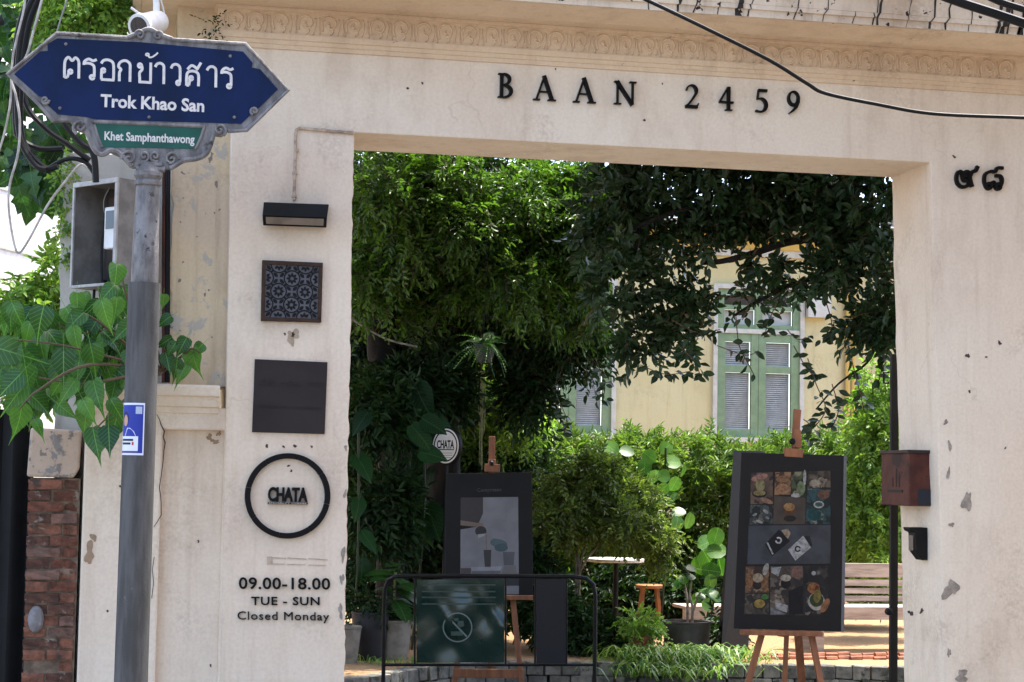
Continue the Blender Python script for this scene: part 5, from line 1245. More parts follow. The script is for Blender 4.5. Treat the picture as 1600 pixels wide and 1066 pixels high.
# ================================================================== unseen building added across the lane to dim sky light on the right pier
YO = 4.4
sh = thing('blocker_building', (9, YO, 0), 'cream two storey shophouse facing the gate across the lane', 'building')
m_blocker = plaster('blocker_plaster', hexc('7d6a58'), hexc('6f5d4c'), hexc('54463a'))
wall_cells([3.3, 4.5, 6.3, 7.5, 9.3, 10.5, 12.3, 13.5, 15.3, 17], [.12, 2.8, 4.4, 6.2, 10.2], {(1, 2), (3, 2), (5, 2), (7, 2), (1, 0), (3, 0), (5, 0), (7, 0)}, YO - .4, YO).make('wall', m_blocker, sh)
G().box((3.3, YO - 8, .12), (3.6, YO - .41, 10.2)).make('side_wall', m_blocker, sh)
for i, (a, b) in enumerate(((4.5, 6.3), (7.5, 9.3), (10.5, 12.3), (13.5, 15.3))):
    G().box((a, YO - .3, 4.4), (b, YO - .25, 6.2)).make('window', m_frame_g, sh); G().box((a, YO - .3, .12), (b, YO - .25, 2.8)).make('shutter', m_boxgrey, sh)
G().box((3.2, YO - .4, 10.2), (17.1, YO + .15, 10.45)).make('parapet', m_blocker, sh)

# ================================================================== things in the forecourt
def plane4(c):                  # c: four (px,py,zc) TL,TR,BR,BL -> bilinear map with offset along the normal
    q = [P(*a) for a in c]; n_ = (q[1] - q[0]).cross(q[3] - q[0]).normalized()
    if n_.dot(CAM - q[0]) < 0: n_ = -n_
    return (lambda u, v, o=0.: bil(q[0], q[1], q[2], q[3], u, v) + n_ * o), n_, q
def slab4(c, th, m, name, parent, bevel=0):
    f, n_, q = plane4(c); return G().hexa(q, [p - n_ * th for p in q]).make(name, m, parent, bevel=bevel)
def quadp(f, pts, o, m, name, parent, th=.0008):
    g = G(); g.prism([f(u, v, o) for u, v in pts], f(0, 0, th) - f(0, 0, 0)); return g.make(name, m, parent)
def bar(a, b, w_, m, name, parent, d=None):
    """square timber from a to b"""
    a, b = Vector(a), Vector(b); t = (b - a).normalized(); x = t.cross(Vector((0, 1, 0))).normalized(); y = t.cross(x).normalized(); d = d or w_
    o = [x * w_ / 2 + y * d / 2, -x * w_ / 2 + y * d / 2, -x * w_ / 2 - y * d / 2, x * w_ / 2 - y * d / 2]
    return G().hexa([a + q for q in o], [b + q for q in o]).make(name, m, parent, bevel=.003)
def smooth_print(h): c_ = hexc(h); return mk('smooth_print_' + h, tuple(x * .62 for x in c_), tuple(x * .48 for x in c_), 5, .45, spec=.3)
def flat(h): c_ = hexc(h); return mk('print_' + h, tuple(x * .5 for x in c_), tuple(x * .16 for x in c_), 46, .55, lo=.3, hi=.75, spec=.2)
def toground(a, b, z=0):
    A, B = P(*a), P(*b); d = B - A; return A + d * ((z - A.z) / d.z)

# --- right easel with the menu photo board
e2b = toground((1190, 992, 12.45), (1170, 1066, 12.35))
e2 = thing('easel', Vector((P(1240, 990, 12.5).x, e2b.y, 0)), 'brown wooden easel carrying the menu photo board', 'easel')
for (a, b) in (((1190, 992, 12.42), (1169, 1066, 12.34)), ((1268, 992, 12.42), (1282, 1066, 12.34)), ((1247, 992, 12.7), (1253, 1066, 12.9))):
    bar(P(*a), toground(a, b), .04 if a[0] != 1247 else .05, m_wood, 'leg', e2, .025)
bar(P(1229, 992, 12.47), toground((1229, 992, 12.47), (1226, 1066, 12.42)), .03, m_wood, 'leg', e2, .02)
bar(P(1221, 995, 12.50), P(1246, 640, 12.78), .048, m_wood, 'mast', e2, .025)
bar(P(1157, 988, 12.36), P(1284, 990.5, 12.36), .03, m_wood, 'ledge', e2, .09)
bar(P(1225, 707, 12.64), P(1254, 709, 12.64), .055, m_wood, 'clamp', e2, .05)
bar(P(1245, 672, 12.70), P(1246, 700, 12.68), .05, m_wood, 'clamp', e2, .03)
G().lathe(P(1237, 690, 12.66), [(.018, 0), (.022, .02), (.016, .03)], 12, (0, -1, 0)).make('knob', m_black, e2, True)
bar(P(1180, 1046, 12.38), P(1278, 1049, 12.38), .03, m_wood, 'crossbar', e2, .02) if 0 else None
C2 = [(1159, 707, 12.62), (1323, 712, 12.62), (1319, 987, 12.42), (1147, 982, 12.42)]
pb2_ = thing('menu_board', P(1235, 985, 12.45), 'charcoal board printed with a grid of food and coffee photographs', 'board')
slab4(C2, .03, m_board, 'panel', pb2_, .002)
f2, n2, q2 = plane4(C2)
quadp(f2, [(.972, .0), (1.0, .0), (1.0, 1), (.972, 1)], .0006, m_boardedge, 'edge', pb2_)
zp = lambda a, b: (1150 + a * 170 / 697, 720 + b * 260 / 1066)
Q0 = np.array([[1159, 707], [1323, 712], [1319, 987], [1147, 982]], float)
def inv(px, py):               # photo pixel -> (u, v) on the board
    u = v = .5
    for _ in range(12):
        A, B, C_, D_ = Q0; p = (A * (1 - u) + B * u) * (1 - v) + (D_ * (1 - u) + C_ * u) * v; e = np.array([px, py]) - p
        du = (B - A) * (1 - v) + (C_ - D_) * v; dv = (D_ - A) * (1 - u) + (C_ - B) * u
        s_ = np.linalg.solve(np.array([du, dv]).T, e); u += s_[0]; v += s_[1]
    return (u, v)
def photo_mat(i, c_):
    b = NB('photo_%d' % i); vo = b.n('ShaderNodeTexVoronoi'); vo.inputs['Scale'].default_value = 16 + i % 5 * 3; vo.inputs['Randomness'].default_value = 1
    mx_ = b.n('ShaderNodeMix', data_type='RGBA', blend_type='ADD'); mx_.inputs[0].default_value = .12; b.l(b.g.outputs['Position'], mx_.inputs[6]); nz = b.n('ShaderNodeTexNoise'); nz.inputs['Scale'].default_value = 20; nz.inputs['Detail'].default_value = 6; b.l(b.g.outputs['Position'], nz.inputs[0]); b.l(nz.outputs[1], mx_.inputs[7]); b.l(mx_.outputs[2], vo.inputs['Vector'])
    sp_x = b.n('ShaderNodeSeparateColor'); b.l(vo.outputs['Color'], sp_x.inputs[0])
    col = b.mix(b.ramp(sp_x.outputs[0], .25, .75), tuple(x * .12 for x in c_), tuple(x * .8 for x in c_))
    col = b.mix(b.ramp(sp_x.outputs[1], .8, .92, 0, .7), col, tuple(.35 * y + .5 * x for x, y in zip(c_, (.5, .42, .3))))
    col = b.mix(b.ramp(vo.outputs['Distance'], .2, .8, 0, .6), col, tuple(x * .1 for x in c_))
    b.l(col, b.b.inputs['Base Color']); b.b.inputs['Roughness'].default_value = .5; b.b.inputs['Specular IOR Level'].default_value = .25; return b.m
pic = [('5d4a3c', (95, 80), (235, 75), (238, 280), (92, 282)), ('3c4340', (92, 288), (238, 286), (236, 412), (84, 414)), ('8a6748', (250, 76), (352, 74), (350, 222), (246, 224)), ('3f4a2c', (354, 74), (452, 70), (448, 240), (352, 236)),
       ('5a4f42', (458, 70), (604, 66), (606, 174), (456, 178)), ('4f453a', (244, 228), (446, 242), (444, 412), (238, 412)), ('27484a', (454, 182), (606, 178), (604, 410), (448, 412)), ('44474c', (80, 420), (606, 416), (604, 664), (72, 668)),
       ('6e4f33', (62, 682), (212, 680), (212, 848), (58, 850)), ('4a4236', (58, 856), (212, 854), (210, 986), (52, 984)), ('55493f', (222, 680), (430, 678), (428, 990), (216, 990)), ('211c1c', (436, 678), (592, 676), (590, 990), (432, 992))]
for i, (c_, *pts) in enumerate(pic): quadp(f2, [inv(*zp(*p)) for p in pts], .0008, (photo_mat(i, hexc(c_)) if i not in (7, 5) else mk('photo_%d' % i, tuple(x * .55 for x in hexc(c_)), tuple(x * .3 for x in hexc(c_)), 9, .5, spec=.25)), 'photo', pb2_)
def ell(cx, cy, rx, ry, h, rot=0, n=18, o=.0018, name='photo_detail', a0=0, a1=2 * math.pi):
    pts = [inv(*zp(cx + rx * math.cos(a) * math.cos(rot) - ry * math.sin(a) * math.sin(rot), cy + rx * math.cos(a) * math.sin(rot) + ry * math.sin(a) * math.cos(rot))) for a in np.linspace(a0, a1, n)[:-1]]
    quadp(f2, pts, o, flat(h), name, pb2_)
def pol(pts, h, o=.0018): quadp(f2, [inv(*zp(*p)) for p in pts], o, flat(h), 'photo_detail', pb2_)
ell(150, 110, 55, 22, 'b78a7a', -.3); ell(155, 160, 30, 40, 'a39a6c'); ell(150, 215, 48, 26, '2a2622'); ell(150, 210, 40, 18, '9c8d5c', o=.0026); ell(195, 260, 45, 15, 'a9826a', .4)
ell(190, 330, 20, 10, 'b9b9b4', .6); ell(120, 350, 16, 8, 'a6aaa6', -.5); ell(150, 395, 24, 9, 'bcbcb6', .4); ell(200, 370, 14, 8, '8d9290', .4)
ell(300, 185, 45, 35, 'b98a63'); ell(296, 120, 40, 22, '9c7450'); ell(415, 180, 28, 45, '8b9a72'); ell(440, 110, 10, 50, 'c9cbc6'); ell(385, 225, 32, 14, 'c8c6bf')
ell(505, 145, 34, 22, 'b9ae97'); ell(340, 312, 40, 38, '6b4526'); ell(340, 300, 36, 26, 'b88d5a', o=.0026); ell(345, 375, 40, 20, '2d241d')
ell(530, 285, 34, 24, 'cfd0c8'); ell(530, 284, 24, 15, '4c6660', o=.0026); ell(560, 220, 40, 30, '7d5a48'); ell(500, 350, 45, 40, '1f5554', .3, o=.0014)
pol([(275, 445), (345, 520), (230, 618), (185, 540)], '16161a'); pol([(290, 450), (330, 440), (350, 470), (330, 510)], 'b9a58a', .0014); pol([(430, 485), (480, 560), (380, 645), (333, 575)], 'c6c6c4'); pol([(436, 488), (470, 485), (490, 545), (478, 558)], '2a2a2c', .0014)
def ringp(cx, cy, r0, r1, h, a0=0, a1=6.283, rot=0):
    an = np.linspace(a0, a1, 20); pts = [(cx + r0 * math.cos(a), cy + r0 * math.sin(a)) for a in an] + [(cx + r1 * math.cos(a), cy + r1 * math.sin(a)) for a in an[::-1]]
    pol(pts, h, .0026)
ringp(272, 515, 22, 12, 'd8d8d4', -2.2, 2.2 + .9); ringp(395, 570, 20, 11, '222226', .3, 6.0)
pol([(195, 530), (205, 528), (240, 600), (232, 608)], 'c9c9c6', .0026)
ell(140, 755, 34, 30, 'c2ae8e'); ell(135, 800, 28, 30, '33241c', o=.0014); ell(85, 780, 22, 40, 'a0714a'); ell(185, 800, 22, 45, '9a6f46'); ell(190, 700, 18, 40, 'b5b0a4', .3); ell(150, 920, 44, 36, '3c2f22'); ell(150, 918, 36, 28, 'b59a4e', o=.0026); ell(185, 875, 24, 16, '4f8a3c')
pol([(225, 690), (290, 684), (270, 745), (225, 720)], 'b3b3b0'); ell(318, 755, 34, 22, 'c4b8a4'); ell(318, 790, 32, 35, '1d1512', o=.0014); ell(390, 720, 34, 40, '8d6a5c'); pol([(250, 905), (335, 930), (325, 975), (255, 950)], 'bcbcb8'); pol([(335, 840), (428, 800), (428, 988), (340, 988)], '1a181a', .0014); pol([(222, 940), (320, 985), (220, 988)], '8d8d90', .0016)
ell(497, 725, 14, 14, 'b9b7b4'); ell(530, 722, 11, 12, '8d8a88'); ell(497, 820, 40, 36, 'a8703f'); ell(516, 825, 12, 24, '7d2f22', .2, o=.0026); ell(515, 905, 54, 56, 'c9c2b4'); ell(515, 895, 44, 44, '3c4a26', o=.0026); ell(520, 870, 24, 44, '94853f', .1, o=.003); ell(570, 930, 22, 50, 'a8744f', .5, o=.0034)

# --- tall black stand behind the menu board
A_, B_ = P(1146, 704, 17.2), P(1192, 705, 17.5); A2 = PZ(1126, 1029, T); B2 = Vector((A2.x + (B_.x - A_.x) - .03, A2.y + .3, T))
bs = thing('black_stand', A2, 'tall plain black sandwich board behind the menu board', 'stand')
nn2 = Vector((.03, .03, 0)); G().hexa([A_, B_, B2, A2], [p + nn2 for p in (A_, B_, B2, A2)]).make('panel', m_board, bs, bevel=.004)
A3 = A2 + Vector((.12, .5, 0)); B3 = B2 + Vector((.05, .4, 0)); tt_ = [A_ + Vector((.035, .06, -.02)), B_ + Vector((.035, .06, -.02))]
G().hexa([tt_[0], tt_[1], B3, A3], [p + nn2 for p in (tt_[0], tt_[1], B3, A3)]).make('back_panel', m_black, bs)

# --- left easel with the coffee poster
e1 = thing('easel', Vector((P(765, 930, 15.5).x, P(765, 930, 15.5).y, 0)), 'brown wooden easel carrying the grey coffee poster', 'easel')
for (a, b) in (((801, 934, 15.45), (812, 1040, 15.35)), ((728, 934, 15.45), (712, 1055, 15.35)), ((766, 934, 15.75), (766, 1040, 16.0))):
    bar(P(*a), toground(a, b), .042, m_wood, 'leg', e1, .025)
bar(P(765, 935, 15.55), P(769, 682, 15.8), .05, m_wood, 'mast', e1, .025)
bar(P(715, 933, 15.40), P(833, 934, 15.40), .035, m_wood, 'ledge', e1, .08)
bar(P(708, 1052, 15.34), P(818, 1053, 15.34), .07, m_wood, 'crossbar', e1, .025)
bar(P(757, 731, 15.70), P(781, 732, 15.70), .065, m_wood, 'clamp', e1, .05)
bar(P(769, 718, 15.72), P(769, 731, 15.71), .06, m_wood, 'clamp', e1, .04)
G().lathe(P(767.5, 724, 15.68), [(.016, 0), (.02, .02), (.012, .03)], 12, (0, -1, 0)).make('knob', m_black, e1, True)
C1 = [(697, 740, 15.64), (831, 738, 15.64), (833, 930, 15.46), (696, 930, 15.46)]
po = thing('coffee_poster', P(765, 930, 15.47), 'dark grey poster board with a hand pouring coffee', 'poster')
slab4(C1, .03, m_board, 'panel', po, .002)
f1, n1, q1 = plane4(C1)
uv1 = lambda a, b: ((640 + a * .2625 - 696.5) / 135.5, (640 + b * .2625 - 739) / 191)
def p1(pts, h, o=.001, name='print'): quadp(f1, [uv1(*p) for p in pts], o, smooth_print(h), name, po)
def e1_(cx, cy, rx, ry, h, o=.0018, n=18, rot=0): p1([(cx + rx * math.cos(a) * math.cos(rot) - ry * math.sin(a) * math.sin(rot), cy + rx * math.cos(a) * math.sin(rot) + ry * math.sin(a) * math.cos(rot)) for a in np.linspace(0, 6.283, n)[:-1]], h, o)
p1([(437, 524), (648, 524), (648, 1100), (303, 1100), (303, 715), (400, 700), (437, 620)], '8b8a8c')
p1([(303, 524), (436, 524), (436, 620), (400, 690), (303, 680)], '3d3735')
p1([(303, 660), (400, 676), (440, 680), (440, 700), (380, 698), (303, 690)], '8d7768', .0018)
e1_(424, 726, 34, 30, '2b2928', .002); p1([(405, 745), (455, 740), (440, 756), (410, 768)], 'b5b2ae', .0024); p1([(452, 750), (458, 750), (461, 836), (456, 836)], '8a6f5c', .002)
p1([(440, 838), (486, 838), (482, 940), (448, 940)], '3a3534', .002); e1_(530, 800, 52, 26, '54686a', .002, rot=.2); e1_(545, 825, 40, 24, '42595c', .0024); e1_(505, 780, 14, 10, '54686a', .0024)
p1([(555, 850), (625, 850), (618, 930), (560, 930)], '605f60', .002); p1([(365, 940), (550, 935), (540, 960), (372, 962)], 'a6a5a8', .002); p1([(372, 964), (540, 962), (540, 978), (372, 980)], '6d6d70', .002); p1([(305, 945), (365, 945), (365, 980), (305, 980)], '55494a', .002); p1([(560, 935), (630, 930), (640, 985), (545, 985)], '7c7773', .002)
p1([(303, 985), (648, 985), (648, 1050), (303, 1050)], '2c2b2c', .0026)
text_on('Compresso', f1(*uv1(402, 490), .001), f1(*uv1(548, 488), .001), f1(*uv1(402, 470), .001), .0006, .0).make('print_title', flat('7d7c7a'), po)

# --- barrier with banner
br = thing('barrier', Vector((P(765, 1000, 14.5).x, P(765, 1000, 14.5).y, 0)), 'black tubular barrier frame with rounded corners in front of the coffee poster', 'barrier')
ZB = 14.5
tp_ = [toground((600, 960, ZB), (599, 1066, ZB)), P(600, 960, ZB), P(601, 922, ZB), P(606, 907, ZB), P(618, 901, ZB), P(640, 900, ZB), P(765, 900, ZB), P(895, 901, ZB), P(916, 904, ZB), P(927, 913, ZB), P(930, 930, ZB), P(930, 960, ZB), toground((930, 960, ZB), (929, 1066, ZB))]
G().tube(tp_, .016, 10).make('frame', m_black, br, True)
G().tube([P(600, 1039, ZB), P(930, 1039, ZB)], .011, 8).make('rail', m_black, br, True)
for x in (648, 790, 836, 885): G().tube([P(x, 901, ZB), P(x, 1039, ZB)], .008, 8).make('upright', m_black, br, True)
for x in (600, 930):
    b = toground((x, 960, ZB), (x, 1066, ZB)); G().box(b + Vector((-.03, -.22, 0)), b + Vector((.03, .22, .02))).make('foot', m_black, br, bevel=.004)
CB = [(651, 906, ZB - .03), (788, 906, ZB - .03), (788, 1036, ZB - .03), (651, 1036, ZB - .03)]
fb, nb_, qb = plane4(CB)
bn = thing('banner', P(720, 1036, ZB - .03), 'dark green no pets banner tied to the left half of the barrier', 'banner')
g = G(); NX, NY = 28, 24
for j in range(NY + 1):
    for i in range(NX + 1):
        u, v = i / NX, j / NY; x_ = .018 * max(0, math.sin(11 * (u - .6 * v) + 1)) ** 3 * math.sin(math.pi * v) + .012 * math.sin(7 * (u - v) + 1) * math.sin(math.pi * u) + .01 * math.sin(9 * (u + v)) * math.sin(math.pi * v); g.v.append(fb(u, v, x_ - .01))
g.f = [(j * (NX + 1) + i, j * (NX + 1) + i + 1, (j + 1) * (NX + 1) + i + 1, (j + 1) * (NX + 1) + i) for j in range(NY) for i in range(NX)]
g.make('sheet', m_banner, bn, True, fix=False)
m_bp = mk('banner_print', hexc('63706c'), None, rough=.4); m_bp2 = mk('banner_print_dim', hexc('33473f'), None, rough=.4)
cu_, cv_ = (715 - 651) / 137, (980 - 906) / 130
def bring(cx, cy, r0, r1, m, o, a0=0, a1=6.283):
    an = np.linspace(a0, a1, 40); k = 137 / 130
    pts = [(cx + r0 * math.cos(a), cy + r0 * k * math.sin(a)) for a in an]; pi_ = [(cx + r1 * math.cos(a), cy + r1 * k * math.sin(a)) for a in an]
    g = G(); n = len(pts); g.add([fb(u, v, o) for u, v in pts + pi_], [(i, i + 1, n + i + 1, n + i) for i in range(n - 1)]); return g.make('print', m, bn, fix=False)
bring(cu_, cv_, .17, .155, m_bp, .014)
def bpol(pts, m, o=.013): g = G(); g.add([fb(cu_ + a * .15, cv_ + b * .16, o) for a, b in pts], [tuple(range(len(pts)))]); g.make('print', m, bn, fix=False)
bpol([(-.72, -.66), (-.62, -.74), (.74, .64), (.66, .74)], m_bp)
bpol([(-.5, .3), (.4, .3), (.4, .62), (-.5, .62)], m_bp2, .012); bpol([(.0, -.5), (.45, -.5), (.5, -.1), (.2, .0), (.0, -.15)], m_bp2, .012); bpol([(-.3, -.7), (.1, -.7), (.0, -.45), (-.25, -.5)], m_bp2, .012)
for v0 in (.05, .13, .2, .28): quadp(fb, [(.06, v0), (.9, v0), (.9, v0 + .018), (.06, v0 + .018)], .012, m_bp2, 'print', bn, .0003)
np2 = thing('navy_panel', P(860, 1036, ZB - .02), 'narrow very dark navy sheet hanging on the right half of the barrier', 'banner')
slab4([(838, 905, ZB - .02), (884, 905, ZB - .02), (884, 1037, ZB - .02), (838, 1037, ZB - .02)], .006, m_navy, 'sheet', np2)

# --- round hanging sign
rc = P(697, 697, 16.75)
nr = Vector((-.78, -.626, 0)); xr = Vector((.626, -.78, 0)); R_ = .165
rsn = thing('round_sign', rc - Vector((0, 0, R_)), 'round white sign with black rim and CHATA lettering half hidden by leaves', 'sign')
G().lathe(rc + nr * -.03, [(R_, 0), (R_, .03), (R_ * .93, .034)], 36, nr).make('rim', m_blackletter, rsn, True)
G().lathe(rc + nr * .0045, [(R_ * .92, 0), (R_ * .92, .002)], 36, nr).make('face', m_white, rsn)
g = G(); an = np.linspace(0, 6.283, 48); upz = Vector((0, 0, 1))
vv = [rc + nr * .0075 + (xr * math.cos(a) + upz * math.sin(a)) * r_ for r_ in (R_ * .84, R_ * .76) for a in an]; g.add(vv, [(i, i + 1, 48 + i + 1, 48 + i) for i in range(47)]); g.make('ring', m_blackletter, rsn, fix=False)
text_on('CHATA', rc + nr * .0072 - xr * .1 - upz * .02, rc + nr * .0072 + xr * .1 - upz * .02, rc + nr * .0072 - xr * .1 + upz * .05, .0012, .03).make('lettering', m_blackletter, rsn)
G().hexa([rc + nr * .0072 + xr * a - upz * b for a, b in ((-.1, .028), (.1, .028), (.1, .036), (-.1, .036))], [rc + nr * .0085 + xr * a - upz * b for a, b in ((-.1, .028), (.1, .028), (.1, .036), (-.1, .036))]).make('line', m_blackletter, rsn)
for k in range(3): G().hexa([rc + nr * .0072 + xr * a - upz * (b + .02 * k) for a, b in ((-.08, .06), (.08, .06), (.08, .064), (-.08, .064))], [rc + nr * .0082 + xr * a - upz * (b + .02 * k) for a, b in ((-.08, .06), (.08, .06), (.08, .064), (-.08, .064))]).make('line', m_bp2, rsn)
G().tube([rc + Vector((0, 0, -R_)) + nr * -.015, Vector((rc.x - nr.x * .0, rc.y + .015, T))], .015, 8).make('post', m_black, rsn, True)

# --- table, stool, benches
tb = gnd(965, 19.2); tbl = thing('garden_table', tb, 'small round pale topped table behind the shrub', 'table')
G().lathe(tb, [(.29, .735), (.30, .74), (.30, .765), (.29, .77)], 32).make('table_top', m_marble, tbl, True)
G().lathe(tb, [(.2, 0), (.2, .015), (.03, .03), (.025, .734)], 20).make('pedestal', m_black, tbl, True)
sb = gnd(1018, 19.6); stl = thing('stool', sb, 'orange wood stool with four splayed legs left of the planter', 'stool')
G().lathe(sb, [(.14, .46), (.145, .465), (.145, .49), (.135, .495)], 28).make('seat', m_stool, stl, True)
for a in (.6, 2.17, 3.74, 5.31):
    bar(sb + Vector((.1 * math.cos(a), .1 * math.sin(a), .46)), sb + Vector((.16 * math.cos(a), .16 * math.sin(a), 0)), .034, m_stool, 'leg', stl)
for a, b in ((.6, 2.17), (2.17, 3.74), (3.74, 5.31), (5.31, 6.88)):
    bar(sb + Vector((.14 * math.cos(a), .14 * math.sin(a), .15)), sb + Vector((.14 * math.cos(b), .14 * math.sin(b), .15)), .02, m_stool, 'rung', stl, .03)
def bench(base, L_, label, back=True, seat_h=.42, n_back=4):
    t = thing('garden_bench', base, label, 'bench')
    for k in range(4): G().box(base + Vector((-L_ / 2, -.22 + k * .105, seat_h - .03)), base + Vector((L_ / 2, -.125 + k * .105, seat_h))).make('seat_slat', m_bench, t, bevel=.004)
    G().box(base + Vector((-L_ / 2, -.235, seat_h - .12)), base + Vector((L_ / 2, -.222, seat_h - .005))).make('apron', m_bench, t)
    for sx in (-1, 1):
        for y in (-.18, .18): G().box(base + Vector((sx * (L_ / 2 - .15) - .04, y - .03, 0)), base + Vector((sx * (L_ / 2 - .15) + .04, y + .03, seat_h - .031))).make('leg', m_bench, t)
        if back: G().box(base + Vector((sx * (L_ / 2 - .12) - .03, .235, seat_h - .05)), base + Vector((sx * (L_ / 2 - .12) + .03, .28, .8))).make('post', m_bench, t)
    if back:
        z = .8; hs = [.13, .06, .05, .05, .05]
        for i, h_ in enumerate(hs):
            G().box(base + Vector((-L_ / 2, .2, z - h_)), base + Vector((L_ / 2, .232, z))).make('back_slat', m_bench, t, bevel=.004); z -= h_ + .022
    return t
bench(gnd(1365, 18.1), 1.5, 'weathered slatted garden bench right of the menu board')
bench(gnd(1120, 18.7), .75, 'low plain plank bench behind the grey planter', False, .36)
# --- tile edging in the gravel
te = thing('tile_edging', gnd(1290, 17.0), 'row of half round terracotta edging tiles across the gravel', 'edging')
gm = G(); gm.tube([Vector((-.09, 0, 0)), Vector((.09, 0, 0))], .03, 8)
met = bpy.data.meshes.new('edging_tile'); met.from_pydata(gm.v, [], gm.f); met.materials.append(m_terra)
for row, (za, yo) in enumerate(((17.15, 1026), (16.75, 1031))):
    for i in range(13):
        px = 1185 + i * 19; b = PZ(px, yo - (i % 2), T)
        o = bpy.data.objects.new('edging_tile', met); COL.objects.link(o); o.parent = te; o.location = b + Vector((0, rr.uniform(-.01, .01), .004 + rr.uniform(-.006, .006))) - te.location
        o.rotation_euler = (rr.uniform(-.2, .2), rr.uniform(-.04, .04), rr.uniform(-.12, .12)); o.scale = (.6, 1, 1)

# ================================================================== plants outside, at left
lh = [leaf_mesh('leaf', 'heart', .1 + .1 * (k % 4), .15 + .13 * (k % 5), .45, .035, k) for k in range(10)]
q = random.Random(77)
pip = thing('pipal_sapling', PY(252, 575, D - .12), 'sapling with large heart shaped leaves sprouting behind the sign pole', 'plant')
root = PY(255, 580, D + .02)
brs = [[(255, 580), (235, 520), (200, 470), (190, 420)], [(250, 575), (200, 540), (150, 500), (110, 480)], [(250, 575), (180, 560), (100, 540), (20, 530)], [(250, 578), (190, 590), (130, 600), (60, 590)], [(252, 580), (210, 610), (180, 640), (150, 670)], [(256, 578), (280, 560), (300, 545), (312, 552)], [(250, 575), (140, 570), (60, 610), (30, 640)], [(252, 575), (180, 520), (120, 520), (60, 490)]]
zs_ = [8.95, 8.9, 8.75, 8.8, 8.8, 9.25, 8.6, 9.05]
for b_, z_ in zip(brs, zs_):
    pts = [root] + [PY(x, y, z_ + .1 if i == 0 else z_) for i, (x, y) in enumerate(b_[1:])]
    G().tube(crom(pts, 5), [.009 - .0004 * i for i in range(5 * (len(pts) - 1) + 1)], 6).make('branch', m_twig, pip, True)
def heart(px, py, Y, size=.15, ang=None, m=L_heart):
    ang = q.gauss(-1.57, .55) if ang is None else ang
    dv = Vector((math.cos(ang), q.uniform(-.55, .0), math.sin(ang))); c = PY(px, py, Y); dv.normalize()
    put_leaf(pip, q.choice(lh), c - dv * size * .4, dv, Vector((q.gauss(0, .3), -1, q.uniform(.1, .7))), size, m)
for px, py, s_ in ((180, 430, 1.0), (165, 455, .9), (160, 490, 1.1), (185, 480, .9), (120, 500, 1), (60, 500, 1.1), (20, 550, 1.5), (60, 545, 1.2), (100, 570, 1.2), (150, 560, 1.1), (125, 580, .9), (150, 615, 1.2), (130, 655, 1.1), (150, 690, 1.2), (185, 640, .9), (180, 665, 1.1), (170, 685, 1), (140, 640, .9), (20, 620, 1.2), (30, 655, 1.2), (60, 630, 1), (90, 600, 1.1), (200, 560, .8), (205, 600, .8), (100, 640, .9), (75, 580, 1), (15, 600, 1.1), (115, 530, 1), (180, 530, 1), (160, 530, .9), (85, 530, 1), (45, 590, 1.1), (40, 520, .9), (190, 590, .9), (175, 610, .9), (60, 665, .7), (110, 610, 1), (12, 560, 1.4), (150, 545, 1), (95, 555, .9), (190, 515, .9)):
    heart(px + q.uniform(-4, 4), py, 8.72 + q.uniform(-.12, .3), .135 * s_)
for i in range(125):
    px = q.uniform(0, 205); py = q.uniform(490, 650) - (30 if px > 120 else 0); heart(px, py, 8.95 + q.uniform(0, .3), .12 * q.uniform(.8, 1.2))
for px, py, s_ in ((268, 545, .8), (285, 540, .9), (302, 562, 1.1), (276, 575, .9), (310, 545, .7), (262, 565, .9), (285, 580, .9), (258, 535, .8), (258, 500, .7), (256, 470, .6)): heart(px, py, 9.28, .12 * s_)

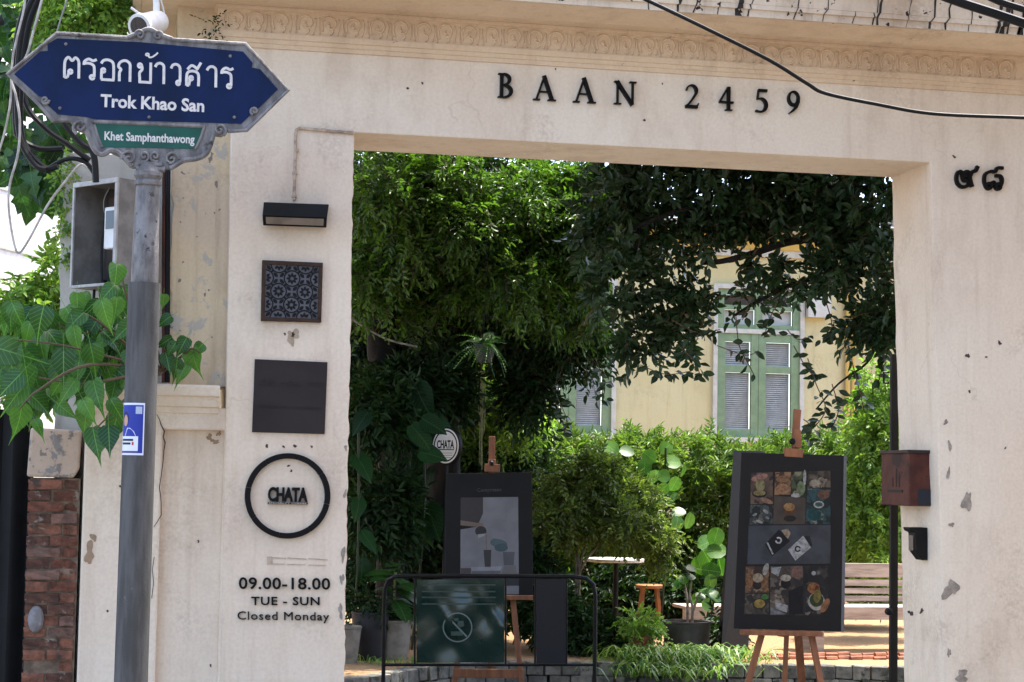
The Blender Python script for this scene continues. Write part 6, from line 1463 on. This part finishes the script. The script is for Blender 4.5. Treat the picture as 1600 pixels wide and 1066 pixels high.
# --- tree top left (fig-like leaves) and creeper on the wall
ll = [leaf_mesh('leaf', 'lobed', .15, .3, .3, .03, k) for k in range(4)]
ft = thing('fig_tree', Vector((P(-60, 300, 11).x, P(-60, 300, 11).y, 0)), 'fig like tree with broad lobed leaves at the top left corner', 'tree')
G().tube(crom([ft.location, P(-70, 700, 11), P(-60, 300, 11), P(-20, 100, 11), P(60, -40, 11)], 6), [.12 - .003 * i for i in range(25)], 10).make('trunk', m_barkd, ft, True)
for l in ([(-60, 300), (0, 240), (60, 250), (90, 270)], [(-40, 180), (20, 120), (60, 60), (90, 20)], [(-50, 260), (-10, 190), (40, 200)]): G().tube(crom([P(x, y, 10.9) for x, y in l], 5), .014, 6).make('limb', m_barkd, ft, True)
for i in range(330):
    if i < 200: px, py = q.uniform(-30, 112), q.uniform(-20, 290)
    elif i < 190: px, py = q.uniform(-30, 40), q.uniform(-20, 140)
    else: px, py = q.uniform(30, 112), q.uniform(210, 305)
    if py > 225 and px < 28 and q.random() < .6: continue
    a = q.gauss(-1.57, .8); dv = Vector((math.cos(a), q.uniform(-.5, .3), math.sin(a)))
    put_leaf(ft, q.choice(ll), P(px, py, q.uniform(10.2, 11.4)), dv, Vector((q.gauss(0, .4), -.8, q.uniform(0, .9))), q.uniform(.1, .19), L_big)
plant('creeper', P(150, 40, 9.9), 'small leaved creeper hanging over the top of the sign', 'creeper',
      [blob(150, 20, 9.9, 45, 30, .2), blob(110, 50, 9.9, 30, 22, .15), blob(180, 5, 9.95, 30, 25, .15), blob(70, 30, 10, 30, 30, .2), blob(185, 50, 9.7, 16, 10, .08), blob(120, -30, 10, 80, 25, .3)], 650, .13, 8, .04, .5, L_vine, 61, part='leaves', twigs=.002)
plant('creeper', PY(110, 350, YU), 'thin creeper climbing the edge of the pale pier', 'creeper',
      [(PY(104, y, YU - .02), (.05, .03, .1), 1) for y in (250, 275, 300, 340, 380)], 60, .08, 6, .03, .6, L_vine, 62, part='leaves', twigs=.002)
plant('wall_bush', Vector((PY(35, 500, 10.6).x, 10.6, 0)), 'small leaved yellowish bush below the white building', 'bush',
      [blob(40, 520, 10.8, 55, 50, .3), blob(70, 450, 10.9, 25, 40, .2), blob(20, 480, 10.8, 30, 30, .2), blob(60, 570, 10.8, 50, 40, .3), blob(85, 420, 10.9, 12, 22, .1, .004)], 420, .16, 9, .062, .4, L_vine, 63, part='leaves', twigs=.003)
plant('fern_tuft', PY(330, 55, D - .05), 'tiny green tuft growing at the left end of the moulding', 'plant', [(PY(331, 45, D - .06), (.025, .02, .05), 1)], 14, .08, 6, .022, .4, L_dark, 64, part='leaves')
